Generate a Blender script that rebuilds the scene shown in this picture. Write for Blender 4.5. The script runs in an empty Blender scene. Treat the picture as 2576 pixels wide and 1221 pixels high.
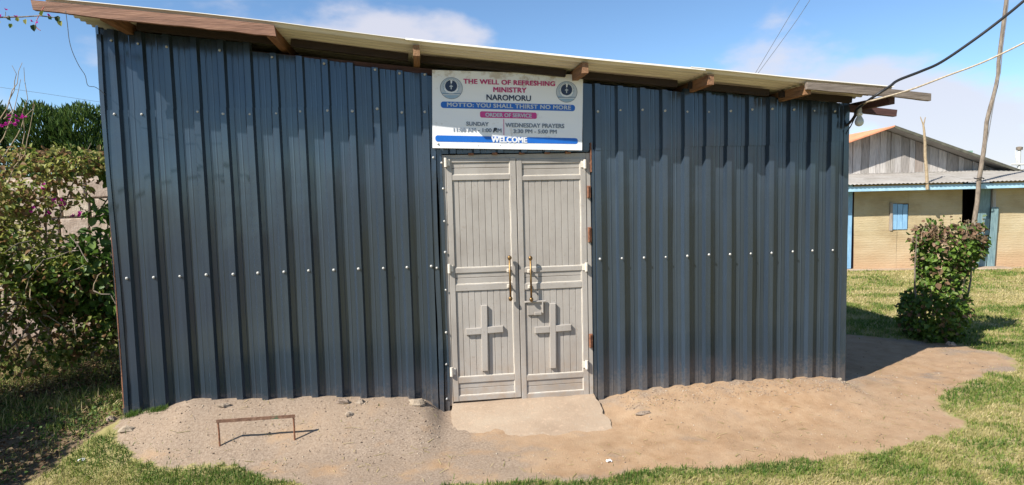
import bpy, math, random
import numpy as np
from mathutils import Vector, Matrix

rng = np.random.default_rng(7)
random.seed(7)
sc = bpy.context.scene
COL = sc.collection

# ------------------------------------------------------------------ camera
PW, PH = 2576.0, 1221.0                      # pixel frame used for measuring
CAM = np.array([2.3289, -5.3611, 1.7899])
YAW, PIT, ROL, FPX = 0.139053, -0.078195, -0.024163, 1600.0
_f = np.array([math.sin(YAW)*math.cos(PIT), math.cos(YAW)*math.cos(PIT), math.sin(PIT)])
_r = np.array([math.cos(YAW), -math.sin(YAW), 0.0])
_u = np.cross(_r, _f)
CF = _f
CR = math.cos(ROL)*_r + math.sin(ROL)*_u
CU = -math.sin(ROL)*_r + math.cos(ROL)*_u
cam_d = bpy.data.cameras.new('camera')
cam_d.sensor_width = 36.0
cam_d.lens = 36.0*FPX/PW
cam_d.clip_start = 0.05
cam_d.clip_end = 3000
cam = bpy.data.objects.new('camera', cam_d)
cam.matrix_world = Matrix(((CR[0], CU[0], -CF[0], CAM[0]), (CR[1], CU[1], -CF[1], CAM[1]),
                           (CR[2], CU[2], -CF[2], CAM[2]), (0, 0, 0, 1)))
COL.objects.link(cam)
sc.camera = cam

# ------------------------------------------------------------------ world, sun, exposure
LDIR = Vector((1.0, 0.60, -1.06)).normalized()
EL = math.asin(-LDIR.z)
AZ = math.atan2(-LDIR.x, -LDIR.y)            # sun azimuth measured from +Y towards +X
world = bpy.data.worlds.new('World')
sc.world = world
world.use_nodes = True
nt = world.node_tree
nt.nodes.clear()
def N(nt, t, **kw):
    n = nt.nodes.new(t)
    for k, v in kw.items():
        if k.startswith('i_'):
            n.inputs[k[2:].replace('_', ' ')].default_value = v
        else:
            setattr(n, k, v)
    return n
def LK(nt, a, b): nt.links.new(a, b)
out = N(nt, 'ShaderNodeOutputWorld')
bg = N(nt, 'ShaderNodeBackground'); bg.inputs['Strength'].default_value = 0.066
sky = N(nt, 'ShaderNodeTexSky'); sky.sky_type = 'NISHITA'; sky.sun_disc = False
sky.sun_elevation = EL; sky.sun_rotation = AZ; sky.altitude = 1900; sky.air_density = 1.0
sky.dust_density = 0.15; sky.ozone_density = 2.0
tc = N(nt, 'ShaderNodeTexCoord')
mp = N(nt, 'ShaderNodeMapping'); mp.inputs['Scale'].default_value = (1.0, 1.0, 2.1); mp.inputs['Location'].default_value = (17.356, 6.277, 4.793)
LK(nt, tc.outputs['Generated'], mp.inputs['Vector'])
cn = N(nt, 'ShaderNodeTexNoise'); cn.inputs['Scale'].default_value = 2.6; cn.inputs['Detail'].default_value = 7; cn.inputs['Roughness'].default_value = 0.52
LK(nt, mp.outputs[0], cn.inputs['Vector'])
sx = N(nt, 'ShaderNodeSeparateXYZ'); LK(nt, tc.outputs['Generated'], sx.inputs[0])
hz = N(nt, 'ShaderNodeMapRange'); hz.inputs['From Min'].default_value = 0.0; hz.inputs['From Max'].default_value = 0.30
hz.inputs['To Min'].default_value = 0.12; hz.inputs['To Max'].default_value = 0.0
LK(nt, sx.outputs['Z'], hz.inputs['Value'])
ad = N(nt, 'ShaderNodeMath', operation='ADD'); LK(nt, cn.outputs['Fac'], ad.inputs[0]); LK(nt, hz.outputs[0], ad.inputs[1])
cr = N(nt, 'ShaderNodeMapRange'); cr.interpolation_type = 'SMOOTHSTEP'
cr.inputs['From Min'].default_value = 0.565; cr.inputs['From Max'].default_value = 0.68; cr.inputs['To Max'].default_value = 0.85
LK(nt, ad.outputs[0], cr.inputs['Value'])
tint = N(nt, 'ShaderNodeMix', data_type='RGBA', blend_type='MULTIPLY'); tint.inputs[0].default_value = 1.0
LK(nt, sky.outputs[0], tint.inputs[6]); tint.inputs[7].default_value = (1.22, 1.42, 1.52, 1)
mixc = N(nt, 'ShaderNodeMix', data_type='RGBA')
LK(nt, cr.outputs[0], mixc.inputs[0]); LK(nt, tint.outputs[2], mixc.inputs[6]); mixc.inputs[7].default_value = (6.9, 6.85, 7.6, 1)
LK(nt, mixc.outputs[2], bg.inputs['Color']); LK(nt, bg.outputs[0], out.inputs['Surface'])

sun_d = bpy.data.lights.new('sun', 'SUN')
sun_d.energy = 5.0; sun_d.angle = math.radians(0.53); sun_d.color = (1.0, 0.95, 0.87)
sun = bpy.data.objects.new('sun', sun_d)
sun.rotation_euler = LDIR.to_track_quat('-Z', 'Y').to_euler()
sun.location = (-6, -6, 10)
COL.objects.link(sun)
vs = sc.view_settings
vs.view_transform = 'Standard'; vs.look = 'None'; vs.gamma = 1.0; vs.use_curve_mapping = False
vs.exposure = 0.8

# ------------------------------------------------------------------ maths helpers
def ray(u, v):
    return CF + CR*(u-PW/2)/FPX - CU*(v-PH/2)/FPX
def py(u, v, y=0.0):                         # pixel -> point on a wall plane y = const
    d = ray(u, v); return CAM + d*((y-CAM[1])/d[1])
def pz(u, v, z):
    d = ray(u, v); return CAM + d*((z-CAM[2])/d[2])
def pp(u, v, o, n):                          # pixel -> point on plane through o with normal n
    d = ray(u, v); return CAM + d*(np.dot(np.asarray(o)-CAM, n)/np.dot(d, n))
def sstep(a, b, x):
    t = np.clip((np.asarray(x, float)-a)/(b-a), 0, 1); return t*t*(3-2*t)
_lat = rng.random((256, 256))
def vnoise(x, y):
    x = np.asarray(x, float); y = np.asarray(y, float)
    xi = np.floor(x).astype(int); yi = np.floor(y).astype(int)
    fx = x-xi; fy = y-yi; fx = fx*fx*(3-2*fx); fy = fy*fy*(3-2*fy)
    a = _lat[xi & 255, yi & 255]; b = _lat[(xi+1) & 255, yi & 255]
    c = _lat[xi & 255, (yi+1) & 255]; d = _lat[(xi+1) & 255, (yi+1) & 255]
    return (a*(1-fx)+b*fx)*(1-fy) + (c*(1-fx)+d*fx)*fy
def fbm(x, y, o=4):
    s = 0; a = 0.5
    for i in range(o):
        s = s + a*vnoise(x*2**i+17*i, y*2**i+31*i); a *= 0.5
    return s/(1-0.5**o)
_hx = [-1.5, -0.4, -0.1, 0.0, 0.27, 0.45, 1.1, 1.6, 2.07, 2.33, 2.45, 3.85, 4.2, 5.1, 5.8, 6.06, 6.2, 6.6, 8.0]
_hz = [-0.1, 0.04, 0.08, 0.10, 0.145, 0.195, 0.15, 0.13, 0.085, 0.05, -0.04, -0.04, 0.01, 0.03, 0.02, 0.0, -0.05, -0.09, -0.1]
def gh(x, y):
    x = np.asarray(x, float); y = np.asarray(y, float)
    base = -0.10 - 0.10*sstep(3, 9, y) + 0.0*x
    w = sstep(-0.85, -0.02, y)*(1-sstep(0.5, 1.2, y))
    hw = np.interp(x, _hx, _hz)
    m = base + (hw-base)*w
    slab = sstep(2.25, 2.45, x)*(1-sstep(3.85, 4.1, x))*sstep(-0.95, -0.6, y)*(1-sstep(0.3, 0.6, y))
    near = 1-sstep(6, 20, np.hypot(x-3, y))
    return m - 0.02*slab + near*(0.022*(fbm(x*1.9, y*1.9)-0.5) + 0.02*(fbm(x*9, y*9, 3)-0.5)*(1-sstep(0.6, 2, y)))
def pg(u, v, lift=0.0):                      # pixel -> point on the ground
    z = -0.1
    for i in range(12):
        p = pz(u, v, z); z = 0.5*z+0.5*float(gh(p[0], p[1]))
    p[2] = float(gh(p[0], p[1]))+lift
    return p

# ------------------------------------------------------------------ objects helpers
def tag(o, label=None, cat=None, group=None, kind=None):
    if label: o['label'] = label
    if cat: o['category'] = cat
    if group: o['group'] = group
    if kind: o['kind'] = kind
    return o
def empty(name, loc, label, cat, group=None):
    e = bpy.data.objects.new(name, None); COL.objects.link(e)
    e.location = Vector(loc); e.empty_display_size = 0.1
    return tag(e, label, cat, group)
def link(name, me, parent=None):
    o = bpy.data.objects.new(name, me); COL.objects.link(o)
    if parent is not None:
        o.parent = parent
        if parent.type == 'EMPTY':
            o.matrix_parent_inverse = Matrix.Translation(-parent.location)
    return o
class MB:
    def __init__(s): s.v = []; s.f = []
    def add(s, v, f):
        n = len(s.v); s.v += [tuple(map(float, p)) for p in v]; s.f += [tuple(i+n for i in q) for q in f]; return s
    def box(s, c, size, rz=0.0, ry=0.0, ch=0.0):
        hx, hy, hz_ = [k/2 for k in size]
        if ch <= 0:
            vs_ = [(-hx,-hy,-hz_),(hx,-hy,-hz_),(hx,hy,-hz_),(-hx,hy,-hz_),(-hx,-hy,hz_),(hx,-hy,hz_),(hx,hy,hz_),(-hx,hy,hz_)]
            fs = [(0,3,2,1),(4,5,6,7),(0,1,5,4),(1,2,6,5),(2,3,7,6),(3,0,4,7)]
        else:                               # front (-y) edges chamfered
            a, b = hx-ch, hz_-ch
            vs_ = [(-hx,hy,-hz_),(hx,hy,-hz_),(hx,hy,hz_),(-hx,hy,hz_),
                   (-hx,-hy+ch,-hz_),(hx,-hy+ch,-hz_),(hx,-hy+ch,hz_),(-hx,-hy+ch,hz_),
                   (-a,-hy,-b),(a,-hy,-b),(a,-hy,b),(-a,-hy,b)]
            fs = [(0,3,2,1),(0,1,5,4),(1,2,6,5),(2,3,7,6),(3,0,4,7),(4,5,9,8),(5,6,10,9),(6,7,11,10),(7,4,8,11),(8,9,10,11)]
        c1, s1 = math.cos(ry), math.sin(ry); c2, s2 = math.cos(rz), math.sin(rz)
        o = []
        for x, y, z in vs_:
            x, z = c1*x+s1*z, -s1*x+c1*z
            x, y = c2*x-s2*y, s2*x+c2*y
            o.append((x+c[0], y+c[1], z+c[2]))
        return s.add(o, fs)
    def bar(s, a, b, w, h, up=(0, 0, 1)):   # rectangular bar from a to b
        a = np.array(a, float); b = np.array(b, float); d = b-a; d /= np.linalg.norm(d)
        sd = np.cross(d, up); sd /= np.linalg.norm(sd); u2 = np.cross(sd, d)
        v = []
        for p in (a, b):
            for i, j in ((-1,-1),(1,-1),(1,1),(-1,1)):
                v.append(p+sd*i*w/2+u2*j*h/2)
        return s.add(v, [(0,1,2,3),(7,6,5,4),(0,4,5,1),(1,5,6,2),(2,6,7,3),(3,7,4,0)])
    def tube(s, pts, r, n=6, cap=True):
        pts = [np.array(p, float) for p in pts]
        rs = r if hasattr(r, '__len__') else [r]*len(pts)
        v = []; f = []; ref = np.array([0.13, 0.31, 0.94])
        for i, p in enumerate(pts):
            d = pts[min(i+1, len(pts)-1)]-pts[max(i-1, 0)]; d /= (np.linalg.norm(d)+1e-9)
            a = np.cross(d, ref); 
            if np.linalg.norm(a) < 0.15: a = np.cross(d, np.array([1.0, 0.2, 0]))
            a /= np.linalg.norm(a); b = np.cross(d, a)
            for k in range(n):
                t = 2*math.pi*k/n; v.append(p+(a*math.cos(t)+b*math.sin(t))*rs[i])
        for i in range(len(pts)-1):
            for k in range(n):
                f.append((i*n+k, i*n+(k+1) % n, (i+1)*n+(k+1) % n, (i+1)*n+k))
        if cap: f.append(tuple(range(n-1, -1, -1))); f.append(tuple((len(pts)-1)*n+k for k in range(n)))
        return s.add(v, f)
    def lathe(s, prof, c, n=12, axis='z'):
        v = []; f = []
        for r, h in prof:
            for k in range(n):
                t = 2*math.pi*k/n; x, y = r*math.cos(t), r*math.sin(t)
                if axis == 'z': q = (x, y, h)
                elif axis == 'y': q = (x, h, y)
                else: q = (h, x, y)
                v.append((q[0]+c[0], q[1]+c[1], q[2]+c[2]))
        for i in range(len(prof)-1):
            for k in range(n):
                f.append((i*n+k, i*n+(k+1) % n, (i+1)*n+(k+1) % n, (i+1)*n+k))
        f.append(tuple(range(n-1, -1, -1))); f.append(tuple((len(prof)-1)*n+k for k in range(n)))
        return s.add(v, f)
    def mesh(s, name, mat, smooth=False):
        me = bpy.data.meshes.new(name); me.from_pydata(s.v, [], s.f); me.materials.append(mat)
        if smooth: me.polygons.foreach_set('use_smooth', [True]*len(me.polygons))
        me.update(); return me
    def build(s, name, mat, parent=None, smooth=False):
        return link(name, s.mesh(name, mat, smooth), parent)
def np_mesh(name, verts, faces, mat, parent=None, attrs=None, smooth=False):
    """verts Nx3, faces MxK (one K)"""
    me = bpy.data.meshes.new(name)
    verts = np.asarray(verts, np.float32); faces = np.asarray(faces, np.int32); k = faces.shape[1]
    me.vertices.add(len(verts)); me.vertices.foreach_set('co', verts.ravel())
    me.loops.add(faces.size); me.loops.foreach_set('vertex_index', faces.ravel())
    me.polygons.add(len(faces)); me.polygons.foreach_set('loop_start', np.arange(len(faces), dtype=np.int32)*k)
    if smooth: me.polygons.foreach_set('use_smooth', np.ones(len(faces), bool))
    me.update(calc_edges=True)
    for n_, a in (attrs or {}).items():
        at = me.attributes.new(n_, 'FLOAT', 'POINT'); at.data.foreach_set('value', np.asarray(a, np.float32))
    me.materials.append(mat)
    return link(name, me, parent)

# ------------------------------------------------------------------ materials
def newmat(name):
    m = bpy.data.materials.new(name); m.use_nodes = True
    t = m.node_tree; p = t.nodes['Principled BSDF']; return m, t, p
def c4(c): return (c[0], c[1], c[2], 1)
def ramp(t, fac, stops):
    r = N(t, 'ShaderNodeValToRGB'); e = r.color_ramp.elements
    e[0].position, e[0].color = stops[0][0], c4(stops[0][1])
    e[1].position, e[1].color = stops[-1][0], c4(stops[-1][1])
    for q, c in stops[1:-1]:
        k = e.new(q); k.color = c4(c)
    if fac is not None: LK(t, fac, r.inputs[0])
    return r
def noise(t, scale, detail=4, rough=0.55, stretch=None, vec=None, coord='Object'):
    n = N(t, 'ShaderNodeTexNoise'); n.inputs['Scale'].default_value = scale
    n.inputs['Detail'].default_value = detail; n.inputs['Roughness'].default_value = rough
    if vec is None:
        vec = N(t, 'ShaderNodeTexCoord').outputs[coord]
    if stretch:
        m_ = N(t, 'ShaderNodeMapping'); m_.inputs['Scale'].default_value = stretch; LK(t, vec, m_.inputs[0]); vec = m_.outputs[0]
    LK(t, vec, n.inputs['Vector']); return n
def bump(t, p, h, strength, dist=0.01):
    b = N(t, 'ShaderNodeBump'); b.inputs['Strength'].default_value = strength; b.inputs['Distance'].default_value = dist
    LK(t, h, b.inputs['Height']); LK(t, b.outputs[0], p.inputs['Normal']); return b
def mixrgb(t, fac, a, b, bt='MIX'):
    m_ = N(t, 'ShaderNodeMix', data_type='RGBA', blend_type=bt)
    if hasattr(fac, 'is_linked') or hasattr(fac, 'links'): LK(t, fac, m_.inputs[0])
    else: m_.inputs[0].default_value = fac
    for s_, i in ((a, 6), (b, 7)):
        if isinstance(s_, tuple): m_.inputs[i].default_value = c4(s_)
        else: LK(t, s_, m_.inputs[i])
    return m_.outputs[2]
def maprange(t, val, a, b, c=0.0, d=1.0, smooth=False):
    m_ = N(t, 'ShaderNodeMapRange')
    if smooth: m_.interpolation_type = 'SMOOTHSTEP'
    for k, x in zip(('From Min', 'From Max', 'To Min', 'To Max'), (a, b, c, d)): m_.inputs[k].default_value = x
    LK(t, val, m_.inputs['Value']); return m_.outputs[0]
def math_(t, op, a, b=None):
    m_ = N(t, 'ShaderNodeMath', operation=op)
    for i, x in enumerate((a, b)):
        if x is None: continue
        if isinstance(x, (int, float)): m_.inputs[i].default_value = x
        else: LK(t, x, m_.inputs[i])
    return m_.outputs[0]
def simple(name, stops, rough=0.6, scale=12, stretch=None, bumpv=0.0, bscale=None, metal=0.0, spec=0.5, objvar=0.0, detail=5, rough2=None):
    m, t, p = newmat(name)
    n = noise(t, scale, detail, 0.6, stretch)
    col = ramp(t, n.outputs['Fac'], stops).outputs[0]
    if objvar:
        oi = N(t, 'ShaderNodeObjectInfo')
        hsv = N(t, 'ShaderNodeHueSaturation')
        LK(t, maprange(t, oi.outputs['Random'], 0, 1, 1-objvar, 1+objvar), hsv.inputs['Value'])
        LK(t, maprange(t, oi.outputs['Random'], 0, 1, 0.49, 0.51), hsv.inputs['Hue'])
        LK(t, col, hsv.inputs['Color']); col = hsv.outputs[0]
    LK(t, col, p.inputs['Base Color'])
    p.inputs['Roughness'].default_value = rough; p.inputs['Metallic'].default_value = metal
    p.inputs['Specular IOR Level'].default_value = spec
    if rough2 is not None: LK(t, maprange(t, n.outputs['Fac'], 0.3, 0.7, rough, rough2), p.inputs['Roughness'])
    if bumpv:
        b2 = noise(t, bscale or scale*3, 5, 0.6, stretch)
        bump(t, p, b2.outputs['Fac'], bumpv)
    return m
def flat(name, c, rough=0.5, spec=0.4):
    k = 0.9
    return simple(name, [(0.3, tuple(x*k for x in c)), (0.7, c)], rough, 25, spec=spec)

def paint_wall():
    m, t, p = newmat('navy_sheet_paint')
    streak = noise(t, 22, 4, 0.6, (1, 1, 0.02))
    blot = noise(t, 2.2, 4, 0.55)
    c = mixrgb(t, streak.outputs['Fac'], (0.011, 0.0175, 0.028), (0.046, 0.066, 0.092))
    c = mixrgb(t, maprange(t, blot.outputs['Fac'], 0.35, 0.7, 0.0, 0.5), c, (0.024, 0.034, 0.046))
    oi_ = N(t, 'ShaderNodeObjectInfo'); hv = N(t, 'ShaderNodeHueSaturation'); LK(t, maprange(t, oi_.outputs['Random'], 0, 1, 0.84, 1.16), hv.inputs['Value']); LK(t, c, hv.inputs['Color']); c = hv.outputs[0]
    g = N(t, 'ShaderNodeNewGeometry'); s = N(t, 'ShaderNodeSeparateXYZ'); LK(t, g.outputs['Position'], s.inputs[0])
    low = maprange(t, s.outputs['Z'], 0.05, 0.58, 1.0, 0.0)
    low2 = math_(t, 'POWER', low, 1.7)
    spl = noise(t, 42, 4, 0.7)
    spl2 = noise(t, 7, 4, 0.6)
    f = maprange(t, math_(t, 'ADD', math_(t, 'MULTIPLY', low2, 0.42), math_(t, 'MULTIPLY', math_(t,'ADD',spl.outputs['Fac'],math_(t,'MULTIPLY',spl2.outputs['Fac'],0.6)), 0.5)), 0.64, 0.88, 0.0, 0.42)
    f = math_(t, 'MULTIPLY', f, maprange(t, low, 0.0, 0.25))
    c = mixrgb(t, f, c, (0.17, 0.135, 0.105))
    sp = noise(t, 130, 2, 0.5)
    c = mixrgb(t, maprange(t, sp.outputs['Fac'], 0.70, 0.76, 0, 0.45), c, (0.13, 0.13, 0.125))
    LK(t, c, p.inputs['Base Color'])
    p.inputs['Specular IOR Level'].default_value = 0.78; p.inputs['IOR'].default_value = 1.52; p.inputs['Specular Tint'].default_value = (0.86, 0.94, 1.0, 1)
    LK(t, maprange(t, blot.outputs['Fac'], 0.3, 0.7, 0.10, 0.24), p.inputs['Roughness'])
    b = noise(t, 4, 3, 0.5, (1, 1, 0.35)); bump(t, p, b.outputs['Fac'], 0.22, 0.02)
    return m
M_WALL = paint_wall()
def galv():
    m, t, p = newmat('galvanised_roof_sheet')
    n = noise(t, 6, 5, 0.6, (0.35, 3, 1)); n2 = noise(t, 60, 3)
    c = ramp(t, n.outputs['Fac'], [(0.25, (0.50, 0.46, 0.38)), (0.55, (0.66, 0.62, 0.53)), (0.8, (0.74, 0.71, 0.64))]).outputs[0]
    LK(t, c, p.inputs['Base Color']); p.inputs['Metallic'].default_value = 0.05; p.inputs['Roughness'].default_value = 0.45
    return m
M_GALV = galv()
M_WOODR = simple('reddish_timber', [(0.25, (0.11, 0.052, 0.032)), (0.55, (0.25, 0.125, 0.078)), (0.8, (0.36, 0.20, 0.125))], 0.75, 9, (0.5, 7, 7), 0.5, objvar=0.12)
M_WOODY = simple('purlin_timber', [(0.25, (0.13, 0.062, 0.03)), (0.55, (0.26, 0.13, 0.065)), (0.8, (0.36, 0.19, 0.10))], 0.75, 9, (7, 0.6, 7), 0.5, objvar=0.1)
M_WOODG = simple('weathered_fascia_timber', [(0.25, (0.09, 0.07, 0.055)), (0.55, (0.20, 0.16, 0.13)), (0.8, (0.30, 0.25, 0.20))], 0.8, 9, (0.5, 7, 7), 0.5)
M_DARKW = simple('dark_beam_timber', [(0.3, (0.045, 0.02, 0.018)), (0.7, (0.09, 0.04, 0.034))], 0.8, 9, (0.5, 7, 7), 0.3)
M_EAVESHADE = simple('eave_shade_black', [(0.3, (0.016, 0.010, 0.008)), (0.7, (0.034, 0.020, 0.016))], 0.85, 9, (0.5, 7, 7), 0.3)  # near-black tone stands in for shade below the eave
M_DARK = flat('interior_shade_black', (0.012, 0.012, 0.014), 0.9, 0.1)  # near-black carries the shade of unlit spaces
M_SCREW = flat('screw_head_zinc', (0.50, 0.49, 0.46), 0.35, 0.6)
def doorpaint():
    m, t, p = newmat('beige_gate_paint')
    n = noise(t, 3, 6, 0.6, (1, 1, 0.6)); n2 = noise(t, 40, 4)
    c = ramp(t, n.outputs['Fac'], [(0.3, (0.275, 0.245, 0.215)), (0.5, (0.345, 0.315, 0.28)), (0.75, (0.39, 0.36, 0.325))]).outputs[0]
    c = mixrgb(t, maprange(t, n2.outputs['Fac'], 0.60, 0.72, 0, 0.4), c, (0.24, 0.19, 0.15))
    g = N(t, 'ShaderNodeNewGeometry'); s = N(t, 'ShaderNodeSeparateXYZ'); LK(t, g.outputs['Position'], s.inputs[0])
    lowd = math_(t, 'MULTIPLY', maprange(t, s.outputs['Z'], 0.0, 0.5, 0.8, 0.0), maprange(t, noise(t, 9, 5, 0.65).outputs['Fac'], 0.4, 0.65))
    c = mixrgb(t, lowd, c, (0.33, 0.24, 0.165))
    dx_g = math_(t, 'ABSOLUTE', math_(t, 'SUBTRACT', s.outputs['X'], 3.14)); dz_g = math_(t, 'ABSOLUTE', math_(t, 'SUBTRACT', s.outputs['Z'], 1.05))
    gr_m = math_(t, 'MULTIPLY', maprange(t, dx_g, 0.05, 0.38, 1, 0), maprange(t, dz_g, 0.1, 0.6, 1, 0))
    c = mixrgb(t, math_(t, 'MULTIPLY', gr_m, maprange(t, noise(t, 6, 5, 0.65).outputs['Fac'], 0.40, 0.68, 0, 0.55)), c, (0.22, 0.19, 0.165))
    LK(t, c, p.inputs['Base Color']); p.inputs['Roughness'].default_value = 0.5
    bump(t, p, noise(t, 70, 4, 0.6).outputs['Fac'], 0.08, 0.004)
    return m
M_DOOR = doorpaint()
M_DOORC = simple('cream_weld_paint', [(0.3, (0.56, 0.50, 0.42)), (0.7, (0.70, 0.65, 0.56))], 0.5, 30)
M_RUST = simple('rusty_steel', [(0.3, (0.10, 0.04, 0.022)), (0.55, (0.22, 0.09, 0.045)), (0.8, (0.33, 0.17, 0.09))], 0.8, 40, None, 0.5)
M_BRASS = simple('aged_brass', [(0.3, (0.12, 0.07, 0.028)), (0.7, (0.27, 0.17, 0.07))], 0.42, 25, metal=0.85)
def scraper_mat():
    m, t, p = newmat('rusty_bar_with_green_paint')
    n = noise(t, 38, 5, 0.65)
    c = ramp(t, n.outputs['Fac'], [(0.3, (0.10, 0.05, 0.03)), (0.55, (0.19, 0.10, 0.06)), (0.8, (0.30, 0.19, 0.13))]).outputs[0]
    k = noise(t, 11, 3, 0.5)
    g = N(t, 'ShaderNodeTexCoord'); s = N(t, 'ShaderNodeSeparateXYZ'); LK(t, g.outputs['Object'], s.inputs[0])
    near = math_(t, 'SUBTRACT', 1.0, math_(t, 'MULTIPLY', math_(t, 'ABSOLUTE', math_(t, 'SUBTRACT', s.outputs['X'], 1.17)), 9.0))
    f = maprange(t, math_(t, 'ADD', k.outputs['Fac'], math_(t, 'MULTIPLY', near, 0.3)), 0.70, 0.76)
    c = mixrgb(t, f, c, (0.07, 0.12, 0.06))
    LK(t, c, p.inputs['Base Color']); p.inputs['Roughness'].default_value = 0.75
    bump(t, p, n.outputs['Fac'], 0.5)
    return m
M_SCRAPER = scraper_mat()
def slabmat():
    m, t, p = newmat('pale_concrete_screed')
    n = noise(t, 2.2, 6, 0.62); n2 = noise(t, 26, 6, 0.7); n3 = noise(t, 140, 3)
    c = ramp(t, n.outputs['Fac'], [(0.28, (0.265, 0.192, 0.13)), (0.5, (0.335, 0.25, 0.175)), (0.72, (0.37, 0.292, 0.212))]).outputs[0]
    c = mixrgb(t, maprange(t, n2.outputs['Fac'], 0.54, 0.7, 0, 0.6), c, (0.47, 0.34, 0.24))
    c = mixrgb(t, maprange(t, n2.outputs['Fac'], 0.28, 0.42, 0.45, 0.0), c, (0.40, 0.35, 0.29))
    LK(t, c, p.inputs['Base Color']); p.inputs['Roughness'].default_value = 0.9
    h = math_(t, 'ADD', n2.outputs['Fac'], math_(t, 'MULTIPLY', n3.outputs['Fac'], 0.4)); bump(t, p, h, 0.5, 0.01)
    return m
M_SLAB = slabmat()
def groundmat():
    m, t, p = newmat('bare_earth_and_lawn_soil')
    a = N(t, 'ShaderNodeAttribute'); a.attribute_name = 'dirt'
    l = N(t, 'ShaderNodeAttribute'); l.attribute_name = 'litter'
    gr = N(t, 'ShaderNodeAttribute'); gr.attribute_name = 'gravel'
    big = noise(t, 0.9, 5, 0.6); mid = noise(t, 7, 6, 0.65); fine = noise(t, 60, 5, 0.7); vf = noise(t, 220, 3, 0.6)
    earth = ramp(t, mid.outputs['Fac'], [(0.25, (0.265, 0.160, 0.085)), (0.5, (0.36, 0.234, 0.136)), (0.75, (0.42, 0.295, 0.185))]).outputs[0]
    grav = ramp(t, fine.outputs['Fac'], [(0.32, (0.165, 0.122, 0.09)), (0.5, (0.265, 0.205, 0.155)), (0.68, (0.36, 0.29, 0.226))]).outputs[0]
    patch = noise(t, 2.6, 6, 0.62)
    gf = maprange(t, math_(t, 'ADD', gr.outputs['Fac'], math_(t, 'MULTIPLY', math_(t, 'SUBTRACT', patch.outputs['Fac'], 0.5), 2.6)), 0.25, 0.75, smooth=True)
    dirt = mixrgb(t, gf, earth, grav)
    dirt = mixrgb(t, maprange(t, big.outputs['Fac'], 0.35, 0.7, 0.0, 0.45), dirt, (0.36, 0.262, 0.178))
    dirt = mixrgb(t, maprange(t, vf.outputs['Fac'], 0.62, 0.72, 0, 0.5), dirt, (0.20, 0.14, 0.095))
    dirt = mixrgb(t, maprange(t, vf.outputs['Fac'], 0.28, 0.36, 0.4, 0.0), dirt, (0.40, 0.32, 0.235))
    turf = ramp(t, mid.outputs['Fac'], [(0.25, (0.14, 0.14, 0.045)), (0.5, (0.28, 0.245, 0.10)), (0.75, (0.42, 0.34, 0.18))]).outputs[0]
    df = maprange(t, math_(t, 'ADD', a.outputs['Fac'], math_(t, 'MULTIPLY', math_(t, 'SUBTRACT', fine.outputs['Fac'], 0.5), 0.7)), 0.42, 0.58, smooth=True)
    c = mixrgb(t, df, turf, dirt)
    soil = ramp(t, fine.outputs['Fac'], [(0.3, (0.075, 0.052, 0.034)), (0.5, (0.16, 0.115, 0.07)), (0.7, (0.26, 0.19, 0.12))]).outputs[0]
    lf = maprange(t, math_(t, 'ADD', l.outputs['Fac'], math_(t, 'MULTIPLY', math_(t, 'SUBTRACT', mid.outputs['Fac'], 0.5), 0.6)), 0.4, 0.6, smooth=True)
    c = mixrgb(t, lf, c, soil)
    LK(t, c, p.inputs['Base Color']); p.inputs['Roughness'].default_value = 0.95; p.inputs['Specular IOR Level'].default_value = 0.15
    h = math_(t, 'ADD', fine.outputs['Fac'], math_(t, 'MULTIPLY', vf.outputs['Fac'], 0.5))
    bump(t, p, h, 0.6, 0.012)
    return m
M_GROUND = groundmat()
def leafmat(name, stops, trans=0.35, rough=0.5, attr='tint'):
    m, t, p = newmat(name)
    a = N(t, 'ShaderNodeAttribute'); a.attribute_name = attr
    oi = N(t, 'ShaderNodeObjectInfo')
    f = a.outputs['Fac']
    if attr == 'random': f = oi.outputs['Random']
    r = ramp(t, f, stops)
    LK(t, r.outputs[0], p.inputs['Base Color']); p.inputs['Roughness'].default_value = rough
    p.inputs['Specular IOR Level'].default_value = 0.35
    tr = N(t, 'ShaderNodeBsdfTranslucent'); LK(t, r.outputs[0], tr.inputs['Color'])
    mx = N(t, 'ShaderNodeMixShader'); mx.inputs[0].default_value = trans
    o = t.nodes['Material Output']
    LK(t, p.outputs[0], mx.inputs[1]); LK(t, tr.outputs[0], mx.inputs[2]); LK(t, mx.outputs[0], o.inputs['Surface'])
    return m
M_GRASS = leafmat('grass_blade', [(0.0, (0.045, 0.10, 0.014)), (0.3, (0.11, 0.18, 0.026)), (0.5, (0.21, 0.25, 0.052)), (0.72, (0.36, 0.31, 0.12)), (1.0, (0.55, 0.45, 0.24))], 0.3, 0.6)
S_BUSH = [(0.0, (0.020, 0.045, 0.008)), (0.35, (0.065, 0.130, 0.016)), (0.66, (0.15, 0.235, 0.035)), (0.72, (0.15, 0.11, 0.06)), (1.0, (0.24, 0.14, 0.085))]
M_BUSH = leafmat('topiary_leaf', S_BUSH)
M_BUSHL = leafmat('topiary_leaf_large', S_BUSH, attr='random')
S_BOUG = [(0.0, (0.020, 0.045, 0.010)), (0.35, (0.065, 0.12, 0.018)), (0.65, (0.16, 0.21, 0.03)), (0.88, (0.34, 0.34, 0.09)), (0.97, (0.36, 0.33, 0.11)), (1.0, (0.26, 0.15, 0.07))]
M_BOUG = leafmat('bougainvillea_leaf', S_BOUG, 0.4)
M_BOUGL = leafmat('bougainvillea_leaf_large', S_BOUG, 0.4, attr='random')
M_GREENL = leafmat('fresh_green_leaf', [(0.0, (0.03, 0.07, 0.012)), (0.5, (0.075, 0.15, 0.022)), (1.0, (0.17, 0.25, 0.05))], 0.35)
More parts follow.
